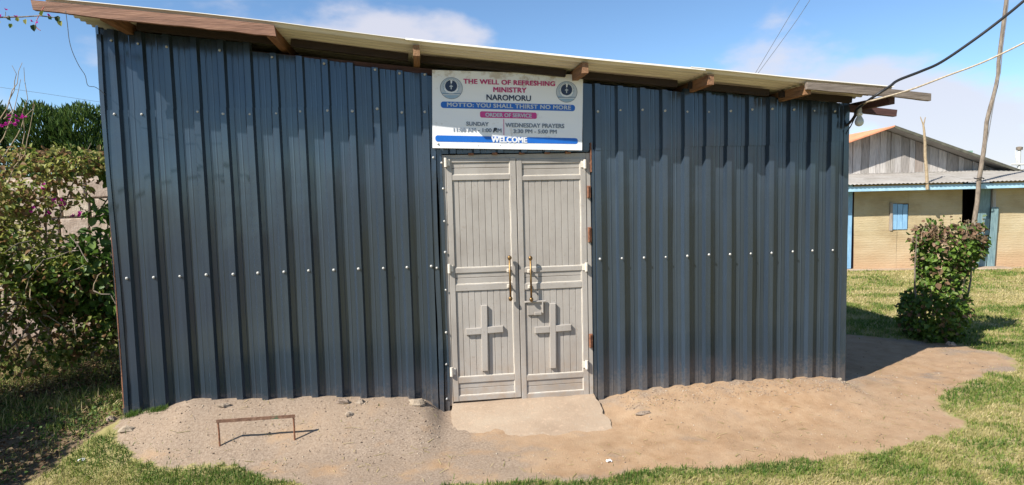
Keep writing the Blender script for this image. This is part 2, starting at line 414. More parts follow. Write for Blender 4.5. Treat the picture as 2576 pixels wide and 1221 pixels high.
M_CYP = leafmat('cypress_spray', [(0.0, (0.02, 0.045, 0.010)), (0.5, (0.07, 0.13, 0.022)), (1.0, (0.19, 0.25, 0.05))], 0.25, 0.65)
M_LITTER = leafmat('fallen_leaf', [(0.0, (0.06, 0.03, 0.016)), (0.4, (0.15, 0.085, 0.04)), (0.7, (0.28, 0.19, 0.10)), (0.85, (0.40, 0.31, 0.19)), (1.0, (0.06, 0.11, 0.02))], 0.15, 0.7)
M_BRACT = leafmat('magenta_bract', [(0.0, (0.38, 0.010, 0.20)), (1.0, (0.60, 0.03, 0.38))], 0.4, attr='random')
M_BARK = simple('grey_bark', [(0.3, (0.11, 0.085, 0.065)), (0.7, (0.27, 0.22, 0.17))], 0.9, 25, (1, 1, 0.3), 0.6)
M_DRYW = simple('dry_stem', [(0.3, (0.25, 0.18, 0.11)), (0.7, (0.42, 0.33, 0.21))], 0.9, 25)
M_STONE = simple('pale_quarry_stone', [(0.25, (0.30, 0.225, 0.165)), (0.5, (0.44, 0.345, 0.26)), (0.75, (0.54, 0.45, 0.36))], 0.9, 11, None, 0.8, objvar=0.13)
M_MORTAR = simple('wall_mortar', [(0.3, (0.36, 0.29, 0.22)), (0.7, (0.48, 0.40, 0.32))], 0.95, 20, None, 0.5)
M_ROCK = simple('field_stone', [(0.25, (0.17, 0.13, 0.095)), (0.5, (0.27, 0.21, 0.155)), (0.75, (0.36, 0.295, 0.225))], 0.9, 22, None, 0.7, objvar=0.12)
M_BLACK = flat('black_cable_rubber', (0.016, 0.016, 0.018), 0.45)
M_ROPE = simple('tan_rope', [(0.3, (0.32, 0.25, 0.17)), (0.7, (0.50, 0.42, 0.31))], 0.9, 60)
M_WIRE = flat('thin_grey_wire', (0.16, 0.16, 0.17), 0.5)
M_REDT = flat('red_thread', (0.45, 0.12, 0.09), 0.8)
M_BULB = flat('frosted_bulb_glass', (0.52, 0.55, 0.54), 0.15, 0.6)
M_SOCK = flat('white_lamp_holder', (0.60, 0.60, 0.57), 0.4)

# ================================================================== GROUND
DIRT_PX = [(318, 1046), (292, 1075), (300, 1120), (345, 1150), (400, 1166), (480, 1171), (560, 1176), (630, 1187), (690, 1203), (745, 1219),
           (800, 1240), (1000, 1250), (1120, 1222), (1290, 1212), (1420, 1213), (1500, 1202), (1560, 1190), (1680, 1178), (1800, 1168), (1990, 1156),
           (2110, 1148), (2200, 1136), (2290, 1120), (2370, 1097), (2405, 1076), (2403, 1056), (2372, 1022), (2374, 990), (2410, 966), (2480, 943),
           (2552, 926), (2540, 902), (2480, 885), (2420, 870), (2360, 862), (2280, 856), (2200, 850), (2127, 842)]
poly = np.array([pg(*q)[:2] for q in DIRT_PX])
poly = np.vstack([poly, [[5.9, 1.2], [5.5, 4.5], [0.2, 4.5], [-0.08, 0.3]]])
def in_poly(P, poly):
    x, y = P[:, 0], P[:, 1]; r = np.zeros(len(P), bool); n = len(poly); j = n-1
    for i in range(n):
        xi, yi = poly[i]; xj, yj = poly[j]
        r ^= ((yi > y) != (yj > y)) & (x < (xj-xi)*(y-yi)/(yj-yi+1e-12)+xi); j = i
    return r
def pdist(P, poly):
    d = np.full(len(P), 1e9)
    for i in range(len(poly)):
        a = poly[i]; b = poly[(i+1) % len(poly)]; ab = b-a
        t = np.clip(((P-a)@ab)/(ab@ab+1e-12), 0, 1); q = a+t[:, None]*ab
        d = np.minimum(d, np.hypot(*(P-q).T))
    return d
def dirt_sd(P):                              # positive inside the bare earth
    d = pdist(P, poly); return np.where(in_poly(P, poly), d, -d) + 0.20*(fbm(P[:, 0]*4, P[:, 1]*4, 4)-0.5) + 0.09*(fbm(P[:, 0]*23, P[:, 1]*23, 2)-0.5)
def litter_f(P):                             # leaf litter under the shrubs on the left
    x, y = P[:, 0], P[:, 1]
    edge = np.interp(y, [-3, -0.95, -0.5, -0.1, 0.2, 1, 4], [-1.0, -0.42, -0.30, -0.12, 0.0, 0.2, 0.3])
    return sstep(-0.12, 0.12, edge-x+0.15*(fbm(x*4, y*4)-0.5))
def axis(lo, hi, step, far):
    a = np.arange(lo, hi+step/2, step); g = step*1.3**np.arange(1, 60); g = np.cumsum(g); g = g[g < far]
    return np.concatenate([lo-g[::-1], a, hi+g])
gx = axis(-4.0, 10.0, 0.05, 900); gy = axis(-3.0, 5.0, 0.05, 900)
GX, GY = np.meshgrid(gx, gy, indexing='ij'); P2 = np.stack([GX.ravel(), GY.ravel()], 1)
GZ = gh(P2[:, 0], P2[:, 1])
close = (P2[:, 0] > -6) & (P2[:, 0] < 13) & (P2[:, 1] > -5) & (P2[:, 1] < 8)
dsd = np.full(len(P2), -1.0); dsd[close] = dirt_sd(P2[close])
GZ = GZ + 0.012*sstep(-0.02, -0.12, dsd)*0
nx, ny = len(gx), len(gy)
I = np.arange(nx*ny).reshape(nx, ny)
F = np.stack([I[:-1, :-1], I[1:, :-1], I[1:, 1:], I[:-1, 1:]], -1).reshape(-1, 4)
gravel = np.clip(1-sstep(2.4, 4.2, P2[:, 0]), 0, 1)*0.75 + 0.35*sstep(-0.45, -0.02, P2[:, 1])*(P2[:, 1] < 0.2) + 0.5*sstep(7.6, 8.3, P2[:, 0])
ground = np_mesh('ground', np.column_stack([P2, GZ]), F, M_GROUND,
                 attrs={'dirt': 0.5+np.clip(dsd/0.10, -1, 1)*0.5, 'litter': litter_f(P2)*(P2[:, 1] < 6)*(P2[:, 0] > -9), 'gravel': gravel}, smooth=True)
tag(ground, kind='structure')

# ================================================================== THE SHEET METAL CHURCH BUILDING
_re = np.array([py(u, v, -0.44) for u, v in ((30, -15), (182, 0), (503, 32), (671, 51), (869, 78), (1042, 100), (1500, 148), (1835, 180), (2032, 201), (2240, 219), (2340, 230), (2400, 236))])
_rx, _rz = _re[:, 0], _re[:, 2]
def roof_z(x): return float(np.interp(x, _rx, _rz))-0.013   # measured eave line, slightly uneven
X0, X1 = -0.075, 6.195
bld = empty('church_building', (3.06, 0.0, 0.0), 'dark blue corrugated iron church building with double door and single slope roof', 'building')
LR = [py(u, v, -0.036)[0] for u, v in zip([318, 389, 455, 520, 587, 651, 715, 779, 841, 902, 963, 1022], [697, 698, 695, 691, 689, 687, 684, 681, 678, 675, 674, 671])]
k1, k0 = np.polyfit(range(12), LR, 1); LR = [k0+k1*i for i in range(13)]
RR = [py(u, 650-23*(u-1508)/586, -0.036)[0] for u in [1508, 1566, 1620, 1676, 1728, 1781, 1834, 1887, 1943, 1993, 2042, 2094]]
k1r, k0r = np.polyfit(range(12), RR, 1); RR = [k0r+k1r*i for i in range(12)]
RIBH = 0.038
def profile(ribs, xa, xb):
    """front profile (x, y) of box-rib sheet between xa and xb"""
    pts = [(xa, 0.0)]
    for r in ribs:
        for dx, y in ((-0.040, 0), (-0.023, -RIBH), (0.023, -RIBH), (0.036, 0)):
            pts.append((r+dx, y))
        for q in (0.078, 0.117):             # small stiffener ridges in the pan
            for dx, y in ((-0.007, 0), (-0.002, -0.002), (0.002, -0.002), (0.007, 0)):
                pts.append((r+q+dx, y))
    pts.append((xb, 0.0))
    pts = [p for p in pts if xa-1e-6 <= p[0] <= xb+1e-6]
    pts.sort(key=lambda p: p[0]); return pts
def sheet(ribs, xa, xb, z0, z1, yo, name='wall_sheet', lean=0.0):
    """z0, z1 functions of x"""
    pr = profile(ribs, xa, xb); nz = 28; v = []; f = []
    for j in range(nz+1):
        s = j/nz
        for x, y in pr:
            z = z0(x)*(1-s)+z1(x)*s
            wob = 0.006*(float(vnoise(x*2.3+5, z*1.7))-0.5)+0.0025*(float(vnoise(x*9, z*3))-0.5)
            xx = x+0.004*(float(vnoise(z*1.3+x, 3.3))-0.5)
            v.append((xx, y+yo+wob, z))
    n = len(pr)
    for j in range(nz):
        for i in range(n-1): f.append((j*n+i, j*n+i+1, (j+1)*n+i+1, (j+1)*n+i))
    return MB().add(v, f).build(name, M_WALL, bld)
gbot = lambda x: float(np.interp(x, _hx, _hz))-0.06
top = lambda d: (lambda x: roof_z(x)-d)
# left of the door: lower sheets over upper ones
for a, b in ((0, 4), (4, 8), (8, 12)):
    xa = X0 if a == 0 else LR[a]-0.03; xb = 2.415 if b == 12 else LR[b]+0.035
    sheet(LR, xa, xb, gbot, (lambda k: lambda x: 2.50+k)(0.012*(a//4)), -0.004*((a//4) % 2))
for i, (a, b) in enumerate(((0, 5), (5, 9), (9, 12))):
    xa = X0+0.01 if a == 0 else LR[a]-0.03; xb = 2.41 if b == 12 else LR[b]+0.035
    sheet(LR, xa, xb, lambda x: 2.38, top([0.075, 0.135, 0.15][i]), 0.008+0.004*(i % 2))
# right of the door: upper sheets over lower ones
for i, (a, b) in enumerate(((0, 4), (4, 8), (8, 11))):
    xa = 3.795 if a == 0 else RR[a]-0.03; xb = X1 if b == 11 else RR[b]+0.035
    sheet(RR, xa, xb, gbot, lambda x: 2.30, 0.006+0.004*(i % 2))
for i, (a, b) in enumerate(((0, 4), (4, 8), (8, 11))):
    xa = 3.715 if a == 0 else RR[a]-0.03; xb = X1 if b == 11 else RR[b]+0.035
    sheet(RR, xa, xb, (lambda k: lambda x: 2.135+k)([0.0, 0.02, 0.045][i]), top([0.10, 0.075, 0.07][i]), -0.004*(i % 2))
# lintel strip behind the sign
sheet([2.6, 2.8, 3.0, 3.2, 3.4, 3.6], 2.40, 3.80, lambda x: 2.125, top(0.16), 0.014)
# side walls, back wall and black shade sheet
DEPTH = 2.35
def plane_sheet(pts, mat, name): return MB().add(pts, [(0, 1, 2, 3)]).build(name, mat, bld)
for xs_, hh in ((X0+0.002, roof_z(X0)-0.05), (X1-0.004, roof_z(X1)-0.05)):
    b = MB(); n = 24; v = []; f = []
    ys = np.linspace(0.0, DEPTH, n*4)
    for i, y in enumerate(ys):
        off = 0.03*((i % 4) in (1, 2))*(-1 if xs_ < 1 else 1)
        v += [(xs_+off, y, -0.15), (xs_+off, y, hh)]
    for i in range(len(ys)-1): f.append((2*i, 2*i+2, 2*i+3, 2*i+1))
    b.add(v, f).build('side_wall', M_WALL, bld)
plane_sheet([(X0, DEPTH, -.2), (X1, DEPTH, -.2), (X1, DEPTH, roof_z(X1)-.03), (X0, DEPTH, roof_z(X0)-.03)], M_WALL, 'back_wall')
MB().box((3.06, 0.16, 1.3), (6.1, 0.01, 2.34)).build('shade_sheet', M_DARK, bld)  # black sheet added as the shade inside the church
# corner flashings
b = MB(); n = 26
def strip(xfun, w, z0, z1, y, parent=bld, name='corner_flashing', mat=M_WALL, yb=0.03):
    v = []; f = []
    for j in range(n+1):
        z = z0+(z1-z0)*j/n; x = xfun(z); k = 0.006*(float(vnoise(z*6, x*3))-0.5)
        v += [(x, y+yb, z), (x+k, y, z), (x+w, y+k, z), (x+w+0.004, y+yb, z)]
    for j in range(n):
        for i in range(3): f.append((j*4+i, j*4+i+1, j*4+5+i, j*4+4+i))
    return MB().add(v, f).build(name, mat, parent)
strip(lambda z: X0-0.006+0.01*math.sin(z*2), 0.030, -0.02, roof_z(X0)-0.12, -0.012)
strip(lambda z: X1-0.052, 0.055, -0.12, roof_z(X1)-0.10, -0.010)
strip(lambda z: X0-0.012, 0.007, 0.15, roof_z(X0)-0.3, -0.006, mat=M_RUST)
# door trims
strip(lambda z: 2.418+0.006*math.sin(z*3), 0.040, -0.14, 2.17, -0.030, name='door_trim', yb=0.07)
strip(lambda z: 2.468+0.004*math.sin(z*5), 0.040, -0.14, 2.16, -0.012, name='door_trim', yb=0.05)
strip(lambda z: 3.782, 0.022, -0.14, 2.14, -0.022, name='door_trim', yb=0.05)
strip(lambda z: 3.772, 0.010, 1.95, 2.2, -0.026, name='door_trim', mat=M_RUST)
# roof: corrugation runs along x
def corr(name, xa, xb, ya, yb, dz, mat, parent):
    wl = 0.088; m = int((yb-ya)/wl*8)+1; ys = np.linspace(ya, yb, m)
    zz = 0.017*np.sin(2*math.pi*ys/wl); nxs = 10; v = []; f = []
    for lay in (0.0, -0.0022):
        for i in range(nxs+1):
            x = xa+(xb-xa)*i/nxs
            sag = 0.006*(float(vnoise(x*1.1, 2.2))-0.5)
            for y, z in zip(ys, zz): v.append((x, y, roof_z(x)+z+dz+lay+sag*max(0, -y*2)))
    o = (nxs+1)*m
    for i in range(nxs):
        for j in range(m-1):
            f.append((i*m+j, (i+1)*m+j, (i+1)*m+j+1, i*m+j+1)); f.append((o+i*m+j, o+i*m+j+1, o+(i+1)*m+j+1, o+(i+1)*m+j))
    for i in range(nxs): f.append((i*m, o+i*m, o+(i+1)*m, (i+1)*m))
    return MB().add(v, f).build(name, mat, parent, smooth=True)
for xa, xb, dz, ya in ((-0.22, 2.36, 0.0, -0.430), (2.25, 4.62, 0.005, -0.441), (4.50, 6.30, 0.011, -0.434)):
    corr('roof_sheet', xa, xb, ya, 0.42, dz, M_GALV, bld)
    corr('roof_sheet', xa, xb, 0.36, DEPTH+0.25, dz+0.006, M_GALV, bld)
# purlins (run front to back) and the stubs of fascia
for u, v in ((262, 48), (681, 85), (1047, 120), (1472, 165), (1788, 196), (2032, 222)):
    x = py(u, v, -0.40)[0]
    zt = roof_z(x)-0.012
    MB().bar((x, -0.405, zt-0.046), (x, DEPTH-0.05, zt-0.046), 0.050, 0.080).build('purlin', M_WOODY, bld)
for xa, xb in ((X0+0.32, 1.26), (1.36, 2.26), (2.36, 3.55), (3.66, 4.52), (4.63, 5.36), (5.47, 6.15)):   # added black bars between purlins imitate the shaded gap under the roof
    MB().bar((xa, -0.085, roof_z(xa)-0.052), (xb, -0.085, roof_z(xb)-0.052), 0.045, 0.055).build('eave_shade_bar', M_EAVESHADE, bld)
xe = 6.33
MB().bar((xe, -0.37, roof_z(xe)-0.075), (xe, DEPTH, roof_z(xe)-0.075), 0.05, 0.075).build('purlin', M_DARKW, bld)
# wall plates
MB().bar((X0+0.02, 0.07, roof_z(X0)-0.15), (X1-0.02, 0.07, roof_z(X1)-0.15), 0.05, 0.09, (0, 1, 0)).build('wall_plate', M_DARKW, bld)
MB().bar((6.17, 0.03, roof_z(6.17)-0.105), (6.66, 0.0, roof_z(6.66)-0.115), 0.05, 0.06).build('wall_plate', M_DARKW, bld)
def board(pts_top, pts_bot, y0, y1, mat, name):
    """board given by lists of (x, z) along top and bottom edges"""
    v = []; f = []; n = len(pts_top)
    for y in (y0, y1):
        for (x, z) in pts_top: v.append((x, y, z))
        for (x, z) in pts_bot: v.append((x, y, z))
    m = 2*n
    for i in range(n-1):
        f.append((i, n+i, n+i+1, i+1)); f.append((m+i, m+i+1, m+n+i+1, m+n+i))
        f.append((i, i+1, m+i+1, m+i)); f.append((n+i, m+n+i, m+n+i+1, n+i+1))
    f.append((0, m, m+n, n)); f.append((n-1, 2*n-1, m+2*n-1, m+n-1))
    return MB().add(v, f).build(name, mat, bld)
xsL = np.linspace(-0.295, 1.310, 22)
tp = [(x, roof_z(x)-0.016+0.003*float(vnoise(x*9, 1))) for x in xsL]
bt = [(x+0.01, roof_z(x)-0.098+0.012*sstep(0.2, -0.2, x)+0.007*float(vnoise(x*7, 5))) for x in xsL]
fb = board(tp, bt, -0.438, -0.400, M_WOODR, 'fascia_board')
xsR = np.linspace(5.50, 6.635, 16)
tp = [(x, roof_z(x)-0.006+0.003*float(vnoise(x*9, 1))) for x in xsR]
bt = [(x, roof_z(x)-0.068+0.006*float(vnoise(x*7, 5))) for x in xsR]
fb2 = board(tp, bt, -0.445, -0.408, M_WOODG, 'fascia_board')
# roof nails along the ridge lines
scr = MB().lathe([(0.0125, 0.0), (0.0125, 0.002), (0.0080, 0.003), (0.0080, 0.007), (0.0045, 0.010)], (0, 0, 0), 10, 'y')
scr.v = [(x, -y, z) for x, y, z in scr.v]; scr.f = [tuple(reversed(q)) for q in scr.f]
SCR = scr.mesh('screw', M_SCREW, True)
def screw(x, y, z, s=1.0):
    o = link('screw', SCR, bld); o.location = (x, y, z); s *= random.uniform(0.76, 0.98); o.scale = (s, s, s); o.rotation_euler = (random.uniform(-.25, .25), 0, random.uniform(-.25, .25)); return o
j_ = lambda s: random.uniform(-s, s)
for i, x in enumerate(LR): screw(x+j_(.004), -RIBH-0.007, 1.197+0.004*j_(1), 1.0)
for i, x in enumerate(RR): screw(x+j_(.004), -RIBH-0.007, 1.197+0.004*j_(1), 0.95)
for i, x in enumerate(LR):
    if i != 2: screw(x+j_(.008), -RIBH-0.005, 2.475+0.02*j_(1), 1.0)
for i, x in enumerate(RR): screw(x+j_(.006), -RIBH-0.004, 2.462+0.012*math.sin(i), 0.95)
for i in (0, 1, 2, 4, 6, 8, 10, 11, 12): screw(LR[i]+j_(.006), -RIBH+0.001, roof_z(LR[i])-0.17+0.01*j_(1), 0.95)
for u, v in ((1090, 397), (1111, 410), (1115, 475), (1118, 557), (1120, 635), (1099, 674), (1121.5, 730), (1122.6, 837), (1122.6, 917), (1124, 1004)):
    p_ = py(u, v, -0.02); screw(p_[0], -0.034 if u < 1105 else -0.016, p_[2], 0.9)

# ------------------------------------------------------------------ door frame and leaves
YD = 0.012
def dx(u, v): return py(u, v, YD)[0]
def dz(u, v): return py(u, v, YD)[2]
fr = MB()
zt = dz(1300, 388)
fr.box((2.522, 0.045, zt/2-0.01), (0.030, 0.09, zt+0.02)); fr.box((3.757, 0.045, zt/2-0.01), (0.034, 0.09, zt+0.02))
fr.box((3.14, 0.048, zt-0.022), (1.205, 0.084, 0.044))
fr.build('door_frame', M_DOOR, bld)
# header marks
hd = MB()
for x in (2.75, 2.95, 3.18, 3.4, 3.58): hd.box((x, 0.002, zt+0.005), (0.045, 0.03, 0.018))
hd.build('hanger_lug', M_RUST, bld)
def leaf(xa, xb, zb, ztp, st_l, st_r, zr, crossc, hx, group):
    """zr: list of z of rail edges from the top; panels lie between"""
    fm = MB(); T = 0.034
    fm.box(((xa+xa+st_l)/2, YD, (zb+ztp)/2), (st_l, T, ztp-zb), ch=0.003)
    fm.box(((xb+xb-st_r)/2, YD, (zb+ztp)/2), (st_r, T, ztp-zb), ch=0.003)
    xi, xo = xa+st_l, xb-st_r
    panels = []
    rails = zr                                # [(top, bottom), ...] from the top
    for a_, b_ in rails: fm.box(((xi+xo)/2, YD+0.001, (a_+b_)/2), (xo-xi, T-0.002, a_-b_), ch=0.003)
    o = fm.build('door', M_DOOR, bld)
    o['label'] = group
    for i in range(len(rails)-1):
        panels.append((rails[i][1], rails[i+1][0]))
    for i, (a_, b_) in enumerate(panels):
        if i in (0, 2, 4):                    # short panels: two horizontal strips
            h = (a_-b_); cuts = [(a_, a_-h*0.42), (a_-h*0.42-0.003, b_)]
            for c_, d_ in cuts:
                MB().box(((xi+xo)/2, YD+0.001, (c_+d_)/2), (xo-xi, 0.012, c_-d_), ch=0.0025).build('strip', M_DOOR, o)
        else:
            k = 9; w = (xo-xi)/k
            for q in range(k):
                x_ = xi+w*(q+0.5)
                MB().box((x_, YD+0.001+0.0012*(q % 2), (a_+b_)/2), (w-0.0022, 0.012, a_-b_), ch=0.0025).build('strip', M_DOOR, o)
        # bright weld bead along the inner edge of the panel
        bd = MB(); m_ = max(3, int((a_-b_)/0.05)); 
        bd.tube([(xo-0.003+0.0015*j_(1), YD-0.006, b_+(a_-b_)*q/m_) for q in range(m_+1)], 0.004, 5)
        bd.tube([(xi+(xo-xi)*q/8, YD-0.006, b_+0.003+0.001*j_(1)) for q in range(9)], 0.004, 5)
        bd.build('weld_bead', M_DOORC, o)
    (cx_, cz0, cz1, cxa, cxb, chz) = crossc
    cm = MB(); yc = YD-0.018
    w = 0.052; t_ = 0.030
    cm.box((cx_, yc, (cz0+cz1)/2), (w, t_, cz1-cz0), ch=0.003, ry=0.012)
    cm.box(((cxa+cx_-w/2)/2, yc+0.001, chz), (cx_-w/2-cxa, t_, 0.055), ch=0.003, ry=-0.01)
    cm.box(((cxb+cx_+w/2)/2, yc+0.001, chz+0.006), (cxb-cx_-w/2, t_, 0.055), ch=0.003, ry=-0.02)
    cm.build('cross', M_DOOR, o)
    hm = MB(); yh = YD-0.058
    (hu, hz0, hz1) = hx
    hm.tube([(hu, yh, hz0), (hu, yh, hz1)], 0.0088, 10)
    for z_ in (hz0, hz1):
        hm.lathe([(0.004, -0.021), (0.012, -0.016), (0.0175, -0.006), (0.0175, 0.006), (0.012, 0.016), (0.004, 0.021)], (hu, yh, z_), 12)
    for s_ in (0.30, 0.68):
        z_ = hz0+(hz1-hz0)*s_; hm.tube([(hu, yh+0.004, z_), (hu, YD-0.012, z_-0.002)], 0.008, 8)
    hm.build('handle', M_BRASS, o, True)
    bm_ = MB()
    for s_ in (0.30, 0.68):
        z_ = hz0+(hz1-hz0)*s_; bm_.box((hu-0.006, YD-0.022, z_), (0.03, 0.014, 0.03), ch=0.003)
    bm_.build('handle_mount', M_DOORC, o)
    return o
zz = lambda v: dz(1215, v)
railsL = [(zz(399), zz(409)), (zz(440), zz(453)), (zz(672.5), zz(685)), (zz(714), zz(730)), (zz(945), zz(960)), (zz(992), zz(1005))]
zr_ = lambda v: dz(1390, v)
railsR = [(zr_(399.5), zr_(411)), (zr_(442), zr_(453)), (zr_(671), zr_(683)), (zr_(711), zr_(726)), (zr_(940), zr_(953)), (zr_(986), zr_(998))]
xm = dx(1304.5, 700)
ca = lambda u, v: py(u, v, YD-0.03)
hy = lambda u, v: py(u, v, YD-0.058)
dl = leaf(2.541, xm-0.003, railsL[-1][1], railsL[0][0], 0.046, 0.052, railsL,
          (ca(1219, 850)[0], ca(1219, 934)[2], ca(1219, 769)[2], ca(1172, 833)[0], ca(1266, 830)[0], ca(1219, 833)[2]),
          (hy(1283, 700)[0], hy(1283, 752)[2], hy(1283, 649)[2]), 'left leaf of the beige steel double door')
dr = leaf(xm+0.003, 3.735, railsR[-1][1], railsR[0][0], 0.046, 0.048, railsR,
          (ca(1391, 850)[0], ca(1391, 927)[2], ca(1391, 764)[2], ca(1346, 830)[0], ca(1437, 827)[0], ca(1391, 829)[2]),
          (hy(1335.5, 700)[0], hy(1335.5, 754)[2], hy(1335.5, 650)[2]), 'right leaf of the beige steel double door with lock plate')
# lock plate on the right leaf
lp = MB(); c_ = ca(1345, 777)
lp.box((c_[0]+0.008, YD-0.012, c_[2]), (0.135, 0.022, 0.115), ch=0.004)
lp.box((c_[0]+0.008, YD-0.028, c_[2]+0.062), (0.185, 0.024, 0.014), ch=0.003)
lp.box((c_[0]+0.026, YD-0.040, c_[2]-0.040), (0.060, 0.024, 0.026), ch=0.003)
lp.box((c_[0]+0.070, YD-0.032, c_[2]+0.008), (0.012, 0.024, 0.10), ch=0.003)
lp.build('lock_plate', M_DOOR, dr)
# hinges
for u, v, par in ((1121, 409, dl), (1130, 676, dl), (1136, 936, dl), (1471.5, 413, dr), (1475, 672, dr), (1476, 918, dr)):
    c_ = py(u, v, YD-0.03)
    h_ = MB().lathe([(0.013, -0.038), (0.0135, -0.002), (0.011, 0.0), (0.0135, 0.002), (0.013, 0.038)], (c_[0], YD-0.032, c_[2]), 10)
    h_.box((c_[0]+(0.02 if par is dl else -0.02), YD-0.018, c_[2]), (0.03, 0.012, 0.055))
    h_.build('hinge', M_DOORC, par)
for u, v, h in ((1481, 483, 0.105), (1483, 591, 0.13), (1486, 858, 0.12)):
    c_ = py(u, v, -0.02); q = MB()
    q.box((c_[0]+0.003, -0.016, c_[2]), (0.026, 0.03, h), ch=0.004); q.tube([(c_[0]-0.006, -0.03, c_[2]-h*.45), (c_[0]-0.006, -0.03, c_[2]+h*.45)], 0.009, 8)
    q.build('rusty_hinge', M_RUST, bld)
# gap under the doors
MB().box((3.14, 0.12, 0.02), (1.24, 0.16, 0.05)).build('threshold', M_SLAB, bld)

# ================================================================== SIGN
YS = -0.060
tl, tr_, bl, br = [py(u, v, YS) for u, v in ((1089, 178), (1467, 187), (1086, 371), (1464, 380))]
SC_ = (tl+tr_+bl+br)/4
ex = ((tr_-tl)+(br-bl))/2; SW = float(np.hypot(ex[0], ex[2])); SA = math.atan2(ex[2], ex[0])
SH = float((np.linalg.norm(tl-bl)+np.linalg.norm(tr_-br))/2)
sgn = empty('signboard', (SC_[0], YS, SC_[2]-SH/2), 'white church signboard with pink and blue lettering above the double door', 'sign')
SX = np.array([math.cos(SA), 0, math.sin(SA)]); SZ = np.array([-math.sin(SA), 0, math.cos(SA)])
def sg(s, t, y=0.0):                         # s right 0..1, t down 0..1
    q = SC_+SX*((s-0.5)*SW)+SZ*((0.5-t)*SH); q = q.copy(); q[1] = YS-y+0.006*(fbm(np.array([s*5.0]), np.array([t*3.0]), 2)[0]-0.5)*1.0; return q
def st(x, y):                                # measuring crop -> (s, t)
    s = (x-330+(y-192)*12/773)/1463; t_ = 192+45*s; b_ = 965+25*s; return s, (y-t_)/(b_-t_)
M_SIGN = simple('white_vinyl_print', [(0.3, (0.66, 0.66, 0.66)), (0.7, (0.76, 0.76, 0.77))], 0.4, 5, None, 0.06, 6)
def signwear():
    m, t, p = newmat('stained_white_vinyl')
    n = noise(t, 9, 6, 0.65); n2 = noise(t, 3, 3)
    g = N(t, 'ShaderNodeTexCoord'); s = N(t, 'ShaderNodeSeparateXYZ'); LK(t, g.outputs['Object'], s.inputs[0])
    tp_ = maprange(t, s.outputs['Z'], SC_[2]+SH*0.22, SC_[2]+SH*0.5)
    f = maprange(t, math_(t, 'ADD', n.outputs['Fac'], math_(t, 'MULTIPLY', tp_, 0.16)), 0.60, 0.74, 0, 0.75)
    c = mixrgb(t, f, (0.80, 0.80, 0.81), (0.46, 0.37, 0.28))
    LK(t, c, p.inputs['Base Color']); p.inputs['Roughness'].default_value = 0.42
    bump(t, p, noise(t, 6, 3, 0.5, (1, 1, 2)).outputs['Fac'], 0.18, 0.02)
    return m
M_SIGN = signwear()
gsx = np.linspace(0, 1, 41); gst = np.linspace(0, 1, 21); v = []; f = []
for a_ in gst:
    for b_ in gsx: v.append(sg(b_, a_))
for i in range(20):
    for j in range(40): f.append((i*41+j, (i+1)*41+j, (i+1)*41+j+1, i*41+j+1))
n0 = len(v)
edge = [i for i in range(41)]+[41*k+40 for k in range(1, 21)]+[20*41+k for k in range(39, -1, -1)]+[41*k for k in range(19, 0, -1)]
for e_ in edge:
    q = np.array(v[e_]); q = q+np.array([0, 0.022, 0]); v.append(q)
for i in range(len(edge)):
    k = (i+1) % len(edge); f.append((edge[i], edge[k], n0+k, n0+i))
f.append(tuple(n0+i for i in range(len(edge)-1, -1, -1)))
MB().add(v, f).build('panel', M_SIGN, sgn, False)
C_PINK = flat('sign_pink', (0.50, 0.035, 0.17), 0.45); C_NAVY = flat('sign_navy', (0.018, 0.035, 0.085), 0.45)
C_BLUE = flat('sign_blue', (0.010, 0.13, 0.52), 0.4); C_MAG = flat('sign_magenta', (0.56, 0.045, 0.25), 0.45)
C_WHT = flat('sign_white', (0.72, 0.74, 0.78), 0.45); C_GREY = flat('sign_grey', (0.20, 0.24, 0.30), 0.45)
C_SKY = flat('sign_pale_blue', (0.30, 0.43, 0.56), 0.45); C_LG = flat('sign_light_grey', (0.50, 0.54, 0.60), 0.45); C_INK = flat('marker_ink', (0.01, 0.012, 0.02), 0.6)
def text_on(body, x0, y0, x1, y1, xs, mat, name='lettering', bold=0.012, y=0.0035, shear=0.0, parent=None, dyr=0.0):
    """text whose caps fill the crop box: top-left (x0,y0), right end x1, baseline left y1; dyr: fall of the line to the right"""
    cu = bpy.data.curves.new('t', 'FONT'); cu.body = body; cu.size = 1.0; cu.shear = shear; cu.resolution_u = 3; cu.space_character = xs
    o = bpy.data.objects.new('t', cu); COL.objects.link(o)
    bpy.context.view_layer.update()
    me = bpy.data.meshes.new_from_object(o.evaluated_get(bpy.context.evaluated_depsgraph_get()))
    bpy.data.objects.remove(o); bpy.data.curves.remove(cu)
    co = np.empty(len(me.vertices)*3, np.float32); me.vertices.foreach_get('co', co); co = co.reshape(-1, 3)
    mn, mx = co.min(0), co.max(0); capt = mx[1]
    polys = [tuple(p.vertices) for p in me.polygons]; bpy.data.meshes.remove(me)
    H = (y1-y0); d = bold*H
    ext = sorted(((min(co[i][0] for i in p), max(co[i][0] for i in p), p) for p in polys), key=lambda e: e[0])
    words = []; cm_ = -9
    for lo, hi, p in ext:                    # one object for each word
        if lo-cm_ > 0.17: words.append([])
        words[-1].append(p); cm_ = max(cm_, hi)
    for wd in words:
        V = []; F = []; ids = sorted({i for p in wd for i in p}); ix = {q: n_ for n_, q in enumerate(ids)}
        for k, (ox, oy) in enumerate(((-d, -d*.6), (d, d*.6), (-d, d*.6), (d, -d*.6))):   # heavier strokes
            n0_ = len(V)
            for q in ids:
                x, yy, _ = co[q]; a = (x-mn[0])/(mx[0]-mn[0]); b = yy/capt
                V.append(sg(*st(x0+(x1-x0)*a+ox, y1+(y0-y1)*b+dyr*a+oy), y+0.00025*k))
            F += [tuple(ix[i]+n0_ for i in p) for p in wd]
        MB().add(V, F).build(name, mat, parent or sgn)
